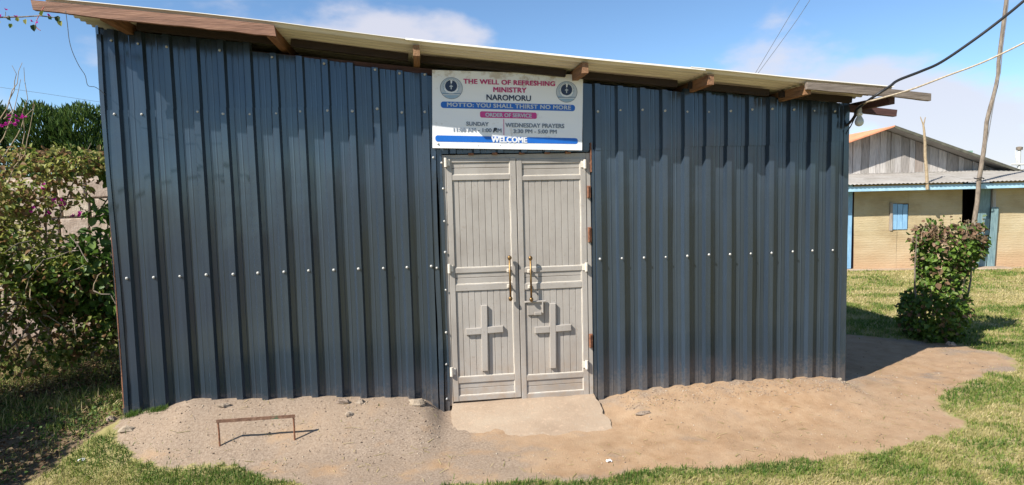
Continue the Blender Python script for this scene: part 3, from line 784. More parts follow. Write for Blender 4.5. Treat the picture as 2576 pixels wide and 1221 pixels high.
def rpill(x0, x1, yt0, yb0, yt1, yb1, mat, r):
    cols = np.concatenate([x0+(1-np.cos(np.linspace(0, math.pi/2, 6)))*r, np.linspace(x0+r*1.2, x1-r*1.2, 30), x1-(1-np.cos(np.linspace(math.pi/2, 0, 6)))*r])
    v = []; f = []
    for X in cols:
        a = (X-x0)/(x1-x0); T = yt0+(yt1-yt0)*a; B = yb0+(yb1-yb0)*a; d = min(X-x0, x1-X)
        ins = 0 if d >= r else r-math.sqrt(max(0, r*r-(r-d)**2))
        v += [sg(*st(X, T+ins), 0.0018), sg(*st(X, (T+B)/2), 0.0018), sg(*st(X, B-ins), 0.0018)]
    for i in range(len(cols)-1): f += [(3*i, 3*i+1, 3*i+4, 3*i+3), (3*i+1, 3*i+2, 3*i+5, 3*i+4)]
    return MB().add(v, f).build('banner', mat, sgn)
text_on('THE WELL OF REFRESHING', 625, 280, 1510, 325, 1.05, C_PINK, dyr=24, bold=0.06)
text_on('MINISTRY', 910, 361, 1228, 408, 1.05, C_PINK, dyr=7, bold=0.06)
text_on('NAROMORU', 843, 433, 1272, 487, 1.0, C_NAVY, dyr=12, bold=0.035)
rpill(405, 1710, 502, 567, 536, 599, C_BLUE, 26)
text_on('MOTTO: YOU SHALL THIRST NO MORE', 465, 513, 1668, 552, 1.06, C_LG, dyr=31, bold=0.055)
rpill(777, 1330, 599, 662, 613, 676, C_MAG, 18)
text_on('ORDER OF SERVICE', 830, 615, 1278, 652, 1.0, C_LG, dyr=10, bold=0.05)
text_on('SUNDAY', 645, 703, 858, 742, 1.0, C_GREY, dyr=6, bold=0.05)
text_on('11:00 AM - 1:00 AM', 523, 764, 982, 801, 1.0, C_GREY, dyr=8, bold=0.05)
text_on('P', 903, 766, 936, 809, 1.0, C_INK, bold=0.07, y=0.0048, shear=0.25)
text_on('WEDNESDAY PRAYERS', 1022, 716, 1600, 756, 1.0, C_GREY, dyr=11, bold=0.05)
text_on('3:30 PM - 5:00 PM', 1100, 779, 1525, 816, 1.0, C_GREY, dyr=6, bold=0.05)
rpill(347, 1737, 838, 901, 869, 927, C_BLUE, 24)
text_on('WELCOME', 885, 853, 1230, 908, 1.0, C_WHT, dyr=4, bold=0.07)
MB().add([sg(*st(1003, 678), .002), sg(*st(1009, 678), .002), sg(*st(1009, 838), .002), sg(*st(1003, 838), .002)], [(0, 3, 2, 1)]).build('divider', C_MAG, sgn)
def disc_pts(cx_, cy_, rx, ry, y, n=36, a0=0, a1=2*math.pi):
    return [sg(*st(cx_+rx*math.cos(a0+(a1-a0)*k/n), cy_-ry*math.sin(a0+(a1-a0)*k/n)), y) for k in range(n)]
def poly_on(pts, mat, name, par): return MB().add(pts, [tuple(range(len(pts)))]).build(name, mat, par)
def emblem(cx_, cy_, r):
    def D(dx_, dy_, rr, mat, y, name, par, a0=0, a1=2*math.pi, n=36): return poly_on(disc_pts(cx_+dx_*r, cy_+dy_*r, rr*r, rr*r, y, n, a0, a1), mat, name, par)
    e = D(0, 0, 1.0, C_GREY, 0.0022, 'emblem', sgn)
    D(0, 0, 0.95, C_LG, 0.0027, 'ring', e)
    D(0, 0, 0.93, C_SKY, 0.0031, 'water', e, math.pi*1.13, math.pi*1.87, 20)
    D(-0.02, -0.16, 0.74, C_SKY, 0.0034, 'ring', e)
    D(-0.02, -0.18, 0.68, C_WHT, 0.0038, 'ring', e)
    D(-0.02, -0.20, 0.535, C_NAVY, 0.0042, 'disc', e)
    for dx_, dy_, w, h, m_ in ((-0.02, -0.10, 0.09, 0.42, C_PINK), (-0.02, -0.17, 0.30, 0.09, C_PINK)):
        X, Y = cx_+dx_*r, cy_+dy_*r
        poly_on([sg(*st(X-w*r/2, Y-h*r/2), .0047), sg(*st(X-w*r/2, Y+h*r/2), .0047), sg(*st(X+w*r/2, Y+h*r/2), .0047), sg(*st(X+w*r/2, Y-h*r/2), .0047)], C_LG if w > .2 else C_LG, 'cross', e)
    poly_on([sg(*st(cx_-0.05*r, cy_-0.40*r), .0049), sg(*st(cx_+0.05*r, cy_-0.44*r), .0049), sg(*st(cx_+0.11*r, cy_-0.74*r), .0049), sg(*st(cx_-0.08*r, cy_-0.74*r), .0049)], C_WHT, 'flame', e)
    for k in range(18):                      # small marks of the ring inscription
        t_ = math.radians(-15+210*k/17); X = cx_-0.02*r+0.63*r*math.cos(t_); Y = cy_-0.18*r-0.63*r*math.sin(t_)
        poly_on([sg(*st(X-3.5, Y-4), .0049), sg(*st(X-3.5, Y+4), .0049), sg(*st(X+3.5, Y+4), .0049), sg(*st(X+3.5, Y-4), .0049)], C_GREY, 'inscription', e)
    b_ = [(-0.52, 0.40), (-0.30, 0.26), (0.0, 0.34), (0.30, 0.26), (0.52, 0.40), (0.0, 0.46)]
    poly_on([sg(*st(cx_+x*r, cy_+y_*r), .0052) for x, y_ in reversed(b_)], C_WHT, 'book', e)
    for q, m_ in ((0.52, C_GREY), (0.60, C_WHT)):
        w = math.sqrt(1-q*q)*0.93
        poly_on([sg(*st(cx_-w*r, cy_+(q-.03)*r), .0054), sg(*st(cx_-w*r, cy_+(q+.03)*r), .0054), sg(*st(cx_+w*r, cy_+(q+.03)*r), .0054), sg(*st(cx_+w*r, cy_+(q-.03)*r), .0054)], m_, 'wave', e)
emblem(508, 372, 108); emblem(1628, 407, 106)
for X, Y in ((372, 925), (1040, 220), (755, 942), (970, 938)):
    q = sg(*st(X, Y), 0.0); o = link('screw', SCR, sgn); o.location = q; o.scale = (.8, .8, .8) if X < 400 else (.35, .35, .35)

# ================================================================== DOORSTEP SLAB
quad = [(1136, 1004), (1200, 1003), (1300, 1000), (1400, 997), (1492, 990)], [(1133, 1103), (1200, 1101), (1309, 1099), (1430, 1092), (1545, 1079)]
v = []; f = []; ncol = 24; nrow = 12
for j in range(nrow+1):
    s = j/nrow
    for i in range(ncol+1):
        a = i/ncol*4; k = min(3, int(a)); a -= k
        pb = np.array(quad[0][k])*(1-a)+np.array(quad[0][k+1])*a; pf = np.array(quad[1][k])*(1-a)+np.array(quad[1][k+1])*a
        A = pz(pb[0], pb[1], 0.002); B = pz(pf[0], pf[1], -0.106)
        A[1] = 0.05 if s == 0 else 0.0
        p_ = A*(1-s)+B*s
        e_ = 0.03*(float(vnoise(p_[0]*9, p_[1]*9))-0.5)+0.02*(float(vnoise(p_[0]*40, p_[1]*40))-0.5)
        if j == nrow: p_[1] += e_*1.6
        if i in (0, ncol): p_[0] += e_*1.2
        p_[2] += 0.010*(float(vnoise(p_[0]*6, p_[1]*6))-0.5)-0.012*(s > 0.99)
        v.append(p_)
for j in range(nrow):
    for i in range(ncol): f.append((j*(ncol+1)+i, (j+1)*(ncol+1)+i, (j+1)*(ncol+1)+i+1, j*(ncol+1)+i+1))
W1 = ncol+1; edge = [j*W1 for j in range(nrow+1)]+[nrow*W1+i for i in range(1, W1)]+[j*W1+ncol for j in range(nrow-1, -1, -1)]
n0 = len(v)
for e_ in edge: q = np.array(v[e_]).copy(); q[2] -= 0.09; v.append(q)
for i in range(len(edge)-1): f.append((edge[i], n0+i, n0+i+1, edge[i+1]))
slab = MB().add(v, f).build('doorstep_slab', M_SLAB)
tag(slab, 'pale concrete slab sloping down from the foot of the double door', 'doorstep')

# ================================================================== BOOT SCRAPER
A = pg(553, 1122); B = pg(741, 1107)
hA = 0.195; hB = 0.19
bs = empty('boot_scraper', (A+B)/2, 'low rusty iron boot scraper bar on two short posts in the dirt', 'boot scraper')
MB().tube([A-[0, 0, .05], A+[0.0, 0, hA*.5], A+[-0.003, 0, hA]], 0.0068, 7).build('post', M_RUST, bs)
MB().tube([B-[0, 0, .05], B+[0.002, 0, hB*.5], B+[0.0, 0, hB+0.004]], 0.0068, 7).build('post', M_RUST, bs)
MB().bar(A+[-0.012, -0.004, hA-0.008], B+[0.014, -0.004, hB-0.006], 0.010, 0.023).build('bar', M_SCRAPER, bs)

# ================================================================== STONES
def rock(name, c, size, seed, mat=M_ROCK):
    r = np.random.default_rng(seed); v = []; f = []; nu, nv = 9, 6
    for j in range(nv+1):
        ph = math.pi*j/nv
        for i in range(nu):
            th = 2*math.pi*i/nu; d = np.array([math.sin(ph)*math.cos(th), math.sin(ph)*math.sin(th), math.cos(ph)])
            k = 0.72+0.5*r.random() if 0 < j < nv else 0.85
            v.append(np.array(c)+d*np.array(size)*k)
    for j in range(nv):
        for i in range(nu): f.append((j*nu+i, j*nu+(i+1) % nu, (j+1)*nu+(i+1) % nu, (j+1)*nu+i))
    return MB().add(v, f).build(name, mat)
stones = [(862, 1013, .055, .035, .034, 'angular grey stone by the wall left of the doorstep'),
          (905, 1013, .042, .035, .022, 'smooth flat tan stone beside the angular grey stone'),
          (1052, 1016, .085, .05, .040, 'large broken stone against the wall next to the door'),
          (878, 1044, .038, .028, .026, 'small pale stone below the angular grey one'),
          (562, 1022, .055, .030, .020, 'flat pale stone set in the gravel above the boot scraper'),
          (317, 1083, .065, .04, .026, 'brown stone at the grass edge by the left corner'),
          (305, 1040, .040, .03, .035, 'pinkish stone standing at the left corner of the wall'),
          (1620, 1040, .075, .035, .016, 'flat pale stone in the dirt right of the doorstep'),
          (2392, 870, .060, .05, .045, 'grey stone at the foot of the clipped bush'),
          (2088, 948, .022, .02, .022, 'small round stone touching the wall near its right end')]
for i, (u, v_, a, b_, c_, lab) in enumerate(stones):
    p_ = pg(u, v_); o = rock('stone', (p_[0], min(p_[1], -0.07) if i not in (8,) else p_[1], p_[2]+c_*0.12), (a, b_, c_), 30+i)
    tag(o, lab, 'stone', 'loose stones around the building')
# pebbles and clods: too many to count
def scatter(n, x0, x1, y0, y1): return np.column_stack([rng.uniform(x0, x1, n), rng.uniform(y0, y1, n)])
Pb = np.vstack([scatter(3600, -0.4, 6.5, -2.2, -0.05), scatter(2500, 6.2, 9.8, -1.6, 1.6), scatter(1800, -0.1, 2.5, -0.9, -0.04), scatter(3000, 3.8, 6.2, -0.35, -0.04)])
Pb = Pb[(dirt_sd(Pb) > 0.03)]
Pb = Pb[~((Pb[:, 0] > 2.42) & (Pb[:, 0] < 3.95) & (Pb[:, 1] > -0.85))]
nP = len(Pb); sz = 0.0018+0.0070*rng.random(nP)**5
octv = np.array([[1, 0, 0], [0, 1, 0], [-1, 0, 0], [0, -1, 0], [0, 0, 1], [0, 0, -1]], float); octf = np.array([[0, 1, 4], [1, 2, 4], [2, 3, 4], [3, 0, 4], [1, 0, 5], [2, 1, 5], [3, 2, 5], [0, 3, 5]])
th = rng.random(nP)*6.283; V = octv[None]*(0.55+0.9*rng.random((nP, 6, 1)))*sz[:, None, None]*np.array([1.25, 0.9, 0.65])
c_, s_ = np.cos(th)[:, None], np.sin(th)[:, None]
Vx = V[..., 0]*c_-V[..., 1]*s_; Vy = V[..., 0]*s_+V[..., 1]*c_
V = np.stack([Vx+Pb[:, 0:1], Vy+Pb[:, 1:2], V[..., 2]+(gh(Pb[:, 0], Pb[:, 1])+sz*0.3)[:, None]], -1)
M_PEB = leafmat('pebble_grit', [(0, (0.12, 0.085, 0.06)), (0.3, (0.25, 0.18, 0.13)), (0.7, (0.36, 0.28, 0.205)), (1, (0.44, 0.37, 0.29))], 0.0, 0.9)
o = np_mesh('gravel', V.reshape(-1, 3), (octf[None]+6*np.arange(nP)[:, None, None]).reshape(-1, 3), M_PEB, attrs={'tint': np.repeat(rng.random(nP), 6)})
tag(o, 'loose grit and small pebbles strewn over the bare earth', 'gravel', kind='stuff')

# ================================================================== LEAF / BLADE HELPERS
def leaves(C, D, Nrm, L, Wd, fold=0.25, droop=0.15):
    """leaf quads: centre base C, tip direction D, normal N, length, width -> verts (n*6), faces (n*2 quads)"""
    D = D/np.linalg.norm(D, axis=1, keepdims=True); S = np.cross(D, Nrm); S /= np.linalg.norm(S, axis=1, keepdims=True)+1e-9
    Nn = np.cross(S, D); L = L[:, None]; Wd = Wd[:, None]
    b = C; tp_ = C+D*L-Nn*L*droop
    l1 = C+D*L*0.30+S*Wd*0.5+Nn*Wd*fold; l2 = C+D*L*0.68+S*Wd*0.40+Nn*(Wd*fold*0.8-L*droop*0.4)
    r1 = C+D*L*0.30-S*Wd*0.5+Nn*Wd*fold; r2 = C+D*L*0.68-S*Wd*0.40+Nn*(Wd*fold*0.8-L*droop*0.4)
    V = np.stack([b, l1, l2, tp_, r2, r1], 1).reshape(-1, 3)
    k = 6*np.arange(len(C))[:, None]
    F = np.concatenate([k+np.array([[0, 1, 2, 3]]), k+np.array([[0, 3, 4, 5]])], 0)
    return V, F
def rdirs(n, zb=0.0):
    d = rng.normal(size=(n, 3)); d[:, 2] += zb; return d/np.linalg.norm(d, axis=1, keepdims=True)
def leaf_obj(name, C, D, Nn, L, Wd, mat, parent, tint, **kw):
    V, F = leaves(C, D, Nn, L, Wd, **kw)
    return np_mesh(name, V, F, mat, parent, attrs={'tint': np.repeat(tint, 6)})
one = leaves(np.zeros((1, 3)), np.array([[1.0, 0, 0]]), np.array([[0, 0, 1.0]]), np.array([1.0]), np.array([0.78]))
def unit_leaf(mat):
    me = bpy.data.meshes.new('leaf'); me.from_pydata([tuple(map(float, p)) for p in one[0]], [], [tuple(int(i) for i in q) for q in one[1]]); me.materials.append(mat); me.update(); return me
def place_leaf(me, parent, c, d, n_, L):
    d = Vector(d).normalized(); s = d.cross(Vector(n_)).normalized(); n2 = s.cross(d)
    o = link('leaf', me, parent)
    R_ = Matrix((d, -s, n2)).transposed().to_4x4()
    o.matrix_basis = Matrix.Translation(Vector(c)) @ R_ @ Matrix.Scale(L, 4)
    return o

# ================================================================== LAWN
def blades(P, L, Wd, tint, lean=0.9):
    n = len(P); z = gh(P[:, 0], P[:, 1]); th = rng.random(n)*6.283; ln = np.abs(rng.normal(0, lean, n)); 
    dx_ = np.cos(th)*np.sin(np.clip(ln, 0, 1.45)); dy_ = np.sin(th)*np.sin(np.clip(ln, 0, 1.45)); dz_ = np.cos(np.clip(ln, 0, 1.45))
    sd = np.stack([-np.sin(th+1), np.cos(th+1), 0*th], 1)
    B = np.column_stack([P, z-0.003]); D = np.stack([dx_, dy_, dz_], 1)
    mid = B+D*(L*0.55)[:, None]; tip = B+D*L[:, None]; tip[:, 2] -= L*0.18; tip[:, :2] += D[:, :2]*(L*0.2)[:, None]
    w = (Wd/2)[:, None]*sd
    V = np.stack([B-w, B+w, mid+w*0.8, mid-w*0.8, tip], 1).reshape(-1, 3); k = 5*np.arange(n)[:, None]
    F = np.concatenate([k+np.array([[0, 1, 2]]), k+np.array([[0, 2, 3]]), k+np.array([[3, 2, 4]])], 0)
    return V, F, np.repeat(tint, 5)
parts = []
for (x0, x1, y0, y1, dens, L0, W0) in ((-1.3, 8.2, -2.6, -0.3, 11000, 0.036, 0.0044), (5.9, 10.6, -2.4, 1.0, 4600, 0.038, 0.0058), (6.2, 12.0, 1.0, 4.6, 2600, 0.042, 0.0085),
                                   (5.0, 17.5, 4.6, 8.6, 1000, 0.045, 0.013), (10.6, 15.5, -2.4, 1.0, 700, 0.04, 0.009), (12.0, 17.5, 1.0, 4.6, 500, 0.045, 0.013)):
    n = int((x1-x0)*(y1-y0)*dens); P = scatter(n, x0, x1, y0, y1)
    if y0 < -0.29 and x0 < 0: P = P[~((P[:, 0] > 5.9) & (P[:, 1] > -2.4))]
    sd_ = dirt_sd(P); keep = sd_ < -0.012-0.02*rng.random(len(P))
    keep |= (sd_ < 0.16) & (rng.random(len(P)) < 0.010)
    lit = litter_f(P); keep &= (rng.random(len(P)) > lit*1.3)
    keep &= ~((P[:, 1] > -0.02) & (P[:, 0] < 6.2))
    P = P[keep]; n = len(P); sd_ = sd_[keep]
    pat = fbm(P[:, 0]*1.3+9, P[:, 1]*2.1, 4); pat2 = fbm(P[:, 0]*6, P[:, 1]*7, 3)
    dry = sstep(0.36, 0.64, 0.60*pat+0.40*pat2 + 0.07*sstep(1.5, 3.5, P[:, 1]))
    tnt = np.clip(0.26+0.58*dry+rng.normal(0, 0.14, n)-0.12*(sd_ > -0.16), 0, 1)
    L = L0*(0.55+0.9*rng.random(n))*(1.25-0.4*dry); parts.append(blades(P, L, W0*(0.7+0.7*rng.random(n)), tnt, 0.75))
off = 0; VV = []; FF = []; TT = []
for V, F, T in parts: VV.append(V); FF.append(F+off); TT.append(T); off += len(V)
o = np_mesh('lawn_grass', np.vstack(VV), np.vstack(FF), M_GRASS, attrs={'tint': np.concatenate(TT)})
tag(o, 'short green and straw coloured lawn grass around the bare earth', 'grass', kind='stuff')
# dry straw bits on the earth
P = np.vstack([scatter(900, -0.3, 6.6, -2.0, -0.05), scatter(350, 6.2, 9.6, -1.5, 1.4)]); P = P[dirt_sd(P) > 0.0]
P = P[~((P[:, 0] > 2.4) & (P[:, 0] < 3.95) & (P[:, 1] > -0.85))]
n = len(P); V, F, T = blades(P, 0.02+0.07*rng.random(n)**2, 0.002+0.002*rng.random(n), 0.78+0.22*rng.random(n), 0.01)
th = rng.random(n)*6.283; L = 0.015+0.08*rng.random(n)**3; z = gh(P[:, 0], P[:, 1])+0.005
d = np.stack([np.cos(th), np.sin(th)], 1); sdv = np.stack([-np.sin(th), np.cos(th)], 1)*(0.0012+0.0015*rng.random(n))[:, None]
q = [P-sdv, P+sdv, P+d*L[:, None]+sdv, P+d*L[:, None]-sdv]
V = np.stack([np.column_stack([a, z+0.004*(k > 1)]) for k, a in enumerate(q)], 1).reshape(-1, 3)
o = np_mesh('straw_litter', V, np.arange(4*n).reshape(-1, 4), M_GRASS, attrs={'tint': np.repeat(0.6+0.4*rng.random(n), 4)})
tag(o, 'dry straw and stalks strewn on the bare earth', 'straw', kind='stuff')
# grass tufts growing against the left wall base
for u, v_, lab in ((412, 1022, 'small bright green grass tuft growing at the wall base near the left corner'), (334, 1046, 'green grass tuft hugging the left corner of the wall')):
    p_ = pg(u, v_); P = np.column_stack([p_[0]+rng.normal(0, .035, 260), min(p_[1], -0.07)+rng.normal(0, .018, 260)])
    V, F, T = blades(P, 0.03+0.04*rng.random(260), 0.0035+0*P[:, 0], np.clip(rng.normal(0.15, 0.1, 260), 0, 1), 0.5)
    o = np_mesh('grass_tuft', V, F, M_GRASS, attrs={'tint': T}); tag(o, lab, 'grass tuft')
for u, v_, lab in ((2526, 1160, 'crumpled white paper scrap')[0:0] and () or ((1532, 1163, 'crumpled white paper scrap lying at the lawn edge below the doorstep'), (205, 1161, 'white paper scrap on the lawn at lower left'))):
    p_ = pg(u, v_); r = np.random.default_rng(int(u)); nn = 7; v = []; f = []
    for i in range(nn):
        for j in range(nn):
            v.append(p_+np.array([(i/(nn-1)-.5)*0.040, (j/(nn-1)-.5)*0.03, 0.004+0.016*r.random()]))
    for i in range(nn-1):
        for j in range(nn-1): f.append((i*nn+j, (i+1)*nn+j, (i+1)*nn+j+1, i*nn+j+1))
    o = MB().add(v, f).build('paper_scrap', flat('paper', (0.72, 0.72, 0.72), 0.8)); tag(o, lab, 'litter')

# ================================================================== CLIPPED BUSH ON THE RIGHT
BB = pg(2350, 850)
bush = empty('clipped_bush', BB, 'clipped leafy bush with browned top standing between the church and the yellow house', 'bush')
bo = BB.copy(); bn = np.array([CF[0], CF[1], 0]); bn /= np.linalg.norm(bn); bs_ = np.array([bn[1], -bn[0], 0])
def bp(u, v): return pp(u, v, bo, bn)
def lat(u, v=800): return float(np.dot(bp(u, v)-bo, bs_))
def hgt(v, u=2350): return float(bp(u, v)[2]-bo[2])
# side outline in pixels: (v, left u, right u, depth radius)
OUT = [(572, 2310, 2452, 0.22), (600, 2304, 2458, 0.30), (640, 2308, 2450, 0.30), (665, 2316, 2430, 0.24), (695, 2318, 2412, 0.20), (724, 2318, 2408, 0.20), (738, 2292, 2408, 0.32), (770, 2280, 2406, 0.36), (805, 2278, 2405, 0.36), (835, 2292, 2398, 0.30), (848, 2308, 2390, 0.24)]
oh = np.array([hgt(a[0]) for a in OUT])[::-1]; ol = np.array([lat(a[1]) for a in OUT])[::-1]; orr = np.array([lat(a[2]) for a in OUT])[::-1]; od = np.array([a[3] for a in OUT])[::-1]
def bush_pts(n, shell):
    h = rng.uniform(oh[0], oh[-1]+0.02, n); a = rng.random(n)*6.283; r = (1-shell*rng.random(n)**1.6)
    r *= 0.93+0.22*fbm(h*6+np.cos(a)*2, np.sin(a)*2+5, 3)-0.05
    l, q, d = np.interp(h, oh, ol), np.interp(h, oh, orr), np.interp(h, oh, od)
    sq = np.maximum(np.abs(np.cos(a)), np.abs(np.sin(a)))**0.55      # boxier than an ellipse
    X = (l+q)/2+(q-l)/2*np.cos(a)*r/sq; Y = d*np.sin(a)*r/sq
    P = bo+bs_*X[:, None]+bn*Y[:, None]; P[:, 2] = bo[2]+h
    outw = bs_*np.cos(a)[:, None]+bn*np.sin(a)[:, None]; return P, outw, h
P, ow, h = bush_pts(4200, 0.55); n = len(P)
gaps = fbm(P[:, 0]*7+P[:, 1]*3, P[:, 2]*7, 3) > 0.36
waist = (np.abs(h-hgt(712)) < 0.16) & (rng.random(n) < 0.45)
keep = gaps & ~waist; P, ow, h = P[keep], ow[keep], h[keep]; n = len(P)
topb = sstep(hgt(640), hgt(585), h)
tint = np.where(rng.random(n) < 0.10+0.62*topb, rng.uniform(0.74, 1.0, n), np.clip(rng.normal(0.50, 0.15, n), 0, 0.68))
D = ow*0.7+rdirs(n, -0.25)*0.8; NN = ow*0.6+rdirs(n, 0.9)
leaf_obj('foliage', P, D, NN, rng.uniform(0.042, 0.078, n), rng.uniform(0.034, 0.06, n), M_BUSH, bush, tint)['kind'] = 'stuff'
LFB = unit_leaf(M_BUSHL)
P, ow, h = bush_pts(900, 0.08); front = (ow@bn) < 0.1; P, ow, h = P[front][:170], ow[front][:170], h[front][:170]
for i in range(len(P)):
    d = ow[i]*0.5+rdirs(1, -0.3)[0]*0.7; place_leaf(LFB, bush, P[i]+ow[i]*0.01, d, ow[i]*0.8+np.array([0, 0, .7]), random.uniform(0.055, 0.085))
for k in range(16):
    c = bp(random.uniform(2300, 2460), random.uniform(568, 590)) + bn*random.uniform(-.15, .1)
    t1 = c+np.array([j_(.05), j_(.04), random.uniform(.05, .13)]); MB().tube([c-np.array([0, 0, .08]), c, t1], [.004, .003, .002], 4).build('shoot', M_DRYW, bush)
    for q in range(3): place_leaf(LFB, bush, c+(t1-c)*(0.4+0.3*q), rdirs(1, .2)[0], rdirs(1, .9)[0], random.uniform(.03, .055))
for k in range(9):
    a = random.random()*6.28; r = random.uniform(0.04, 0.2); p0 = bo+bs_*(lat(2352)+r*math.cos(a)*0.6)+bn*r*math.sin(a)*0.6; p0[2] = bo[2]-0.03
    q = [p0]
    hm_ = random.uniform(1.1, 1.45)
    for s in (0.25, 0.5, 0.75, 1.0):
        w = bo+bs_*(lat(2360)+(r+0.12*s)*math.cos(a+0.4*s)*1.5)+bn*(r+0.1*s)*math.sin(a+.4*s); w[2] = bo[2]+hm_*s; q.append(w+rng.normal(0, .015, 3))
    MB().tube(q, [0.017, 0.014, 0.011, 0.008, 0.004], 6).build('stem', M_DRYW if k % 2 else M_BARK, bush)

# ================================================================== VEGETATION ON THE LEFT
def cloud(n, c, r, shell=0.6):
    d = rdirs(n); k = (1-shell*rng.random(n)**1.4)[:, None]
    k = k*(0.75+0.5*fbm(d[:, 0]*2.5+c[0]*3, d[:, 2]*2.5+d[:, 1]*2+c[1], 3))[:, None]
    return np.array(c)+d*np.array(r)*k, d
def cane(p0, p1, sag, r0, r1, k=7):
    p0 = np.array(p0, float); p1 = np.array(p1, float); q = []
    for i in range(k+1):
        s = i/k; w = p0*(1-s)+p1*s+np.array(sag)*4*s*(1-s)*0.5+rng.normal(0, 0.012, 3)*(0 < i < k); q.append(w)
    return q, list(np.linspace(r0, r1, k+1))
LFG = unit_leaf(M_BOUGL)
FLW = MB()
fv, ff = leaves(np.zeros((3, 3)), np.array([[math.cos(t), math.sin(t), 0.7] for t in (0, 2.1, 4.2)]), np.array([[-math.cos(t), -math.sin(t), 1.0] for t in (0, 2.1, 4.2)]), np.full(3, 1.0), np.full(3, 0.95), fold=0.2, droop=-0.1)
FLM = bpy.data.meshes.new('flower'); FLM.from_pydata([tuple(map(float, p)) for p in fv], [], [tuple(int(i) for i in q) for q in ff]); FLM.materials.append(M_BRACT); FLM.update()
def flower(parent, c, L, rot=None):
    o = link('flower', FLM, parent); o.location = c; o.scale = (L, L, L); o.rotation_euler = rot or (random.uniform(-1, 1), random.uniform(-1, 1), random.random()*6.28); return o
def shrub(name, label, base, clumps, nleaf, canes, mat, tintm, lsize, tfun=None, cat='shrub', lmesh=None, nlm=0, dry=0.06):
    e = empty(name, base, label, cat)
    Ps, Ds = [], []
    tot = sum(c[1][0]*c[1][1]*c[1][2] for c in clumps)
    for c, r, sh in clumps:
        a, b = cloud(int(nleaf*(r[0]*r[1]*r[2])/tot)+30, c, r, sh); Ps.append(a); Ds.append(b)
    P = np.vstack(Ps); D = np.vstack(Ds)
    keep = P[:, 2] > gh(P[:, 0], P[:, 1])+0.02
    keep &= ~((P[:, 0] > -0.16) & (P[:, 1] > -0.12))
    gapn = fbm(P[:, 0]*5+3, P[:, 2]*5+P[:, 1]*4, 3) > 0.40; keep &= gapn
    P, D = P[keep], D[keep]; n = len(P)
    t = np.clip(rng.normal(tintm, 0.16, n), 0, 0.93); t = np.where(rng.random(n) < dry, 1.0, t)
    if tfun is not None: t = np.clip(t+tfun(P), 0, 1)
    leaf_obj('foliage', P, D*0.6+rdirs(n, -0.45), D*0.4+rdirs(n, 0.9), rng.uniform(lsize*.6, lsize*1.25, n), rng.uniform(lsize*.45, lsize*.85, n), mat, e, t)['kind'] = 'stuff'
    for (q, r) in canes: MB().tube(q, r, 6).build('cane', M_BARK, e)
    if lmesh:
        idx = np.nonzero((D@np.array([0.35, -0.9, 0.3])) > 0.35)[0]; rng.shuffle(idx)
        for i in idx[:nlm]: place_leaf(lmesh, e, P[i]+D[i]*0.02, D[i]*0.5+rdirs(1, -0.6)[0]*0.8, D[i]*0.5+np.array([0.1, -0.3, 0.9]), random.uniform(lsize*.95, lsize*1.3))
    return e
# main bougainvillea in view
base = pg(60, 905)
cl = [((-1.5, 1.6, 2.02), (0.5, 0.5, 0.36), .6), ((-1.78, 1.5, 1.62), (0.5, 0.45, 0.42), .6), ((-0.98, 1.75, 2.22), (0.46, 0.42, 0.12), .8), ((-1.25, 1.6, 2.18), (0.4, 0.4, 0.2), .7),
      ((-1.5, 1.45, 1.3), (0.45, 0.4, 0.3), .6), ((-1.15, 1.4, 1.05), (0.42, 0.35, 0.28), .6), ((-1.8, 1.4, 0.8), (0.6, 0.5, 0.42), .6), ((-2.5, 1.8, 1.6), (0.7, 0.7, 0.7), .6), ((-1.05, 1.6, 0.5), (0.55, 0.4, 0.40), .7), ((-1.5, 1.4, 0.5), (0.5, 0.4, 0.4), .6), ((-0.95, 2.2, 0.75), (0.55, 0.5, 0.5), .8), ((-1.6, 2.3, 0.9), (0.6, 0.5, 0.6), .8), ((-1.5, 1.5, 1.0), (0.5, 0.4, 0.4), .9)]
cns = []
for k in range(16):
    b0 = np.array([base[0]+random.uniform(-0.35, 0.45), base[1]+random.uniform(-0.5, 0.35), base[2]-0.05]); c = cl[k % len(cl)]
    t1 = np.array(c[0])+rng.normal(0, 0.25, 3)*np.array([1, .7, .6]); cns.append(cane(b0, t1, (random.uniform(-.2, .2), random.uniform(-.2, .1), .35), random.uniform(.012, .028), .004))
lift = lambda P: 0.32*sstep(1.0, 1.8, P[:, 2])+0.8*((P[:, 2] < 1.15) & (rng.random(len(P)) < 0.28))
bg1 = shrub('bougainvillea_bush', 'sprawling bougainvillea bush with yellow green leaves and magenta flowers left of the church', base, cl, 18000, cns, M_BOUG, 0.58, 0.060, lift, lmesh=LFG, nlm=190, dry=0.02)
for u, v_, y in ((52, 290, 1.3), (60, 296, 1.3), (38, 296, 1.35), (8, 312, 1.3), (14, 310, 1.3), (42, 318, 1.3), (20, 300, 1.35), (150, 511, 1.35), (143, 509, 1.35), (158, 513, 1.35), (128, 513, 1.4), (78, 530, 1.3), (108, 472, 1.4), (193, 540, 1.5), (186, 541, 1.5), (201, 540, 1.5), (120, 540, 1.4)):
    p_ = py(u, v_, y)
    for q in range(2): flower(bg1, p_+rng.normal(0, 0.015, 3), random.uniform(.024, .034))
for (u0, v0, u1, v1) in ((-20, 330, 56, 158), (5, 400, 85, 255), (-30, 420, 52, 200), (20, 460, 88, 262), (10, 300, 30, 165), (45, 420, 60, 170)):
    a, b = py(u0, v0, 1.35), py(u1, v1, 1.3)
    q, r = cane(a, b, (0.10, 0, 0.05), 0.006, 0.002, 6); MB().tube(q, r, 5).build('dry_cane', M_DRYW, bg1)
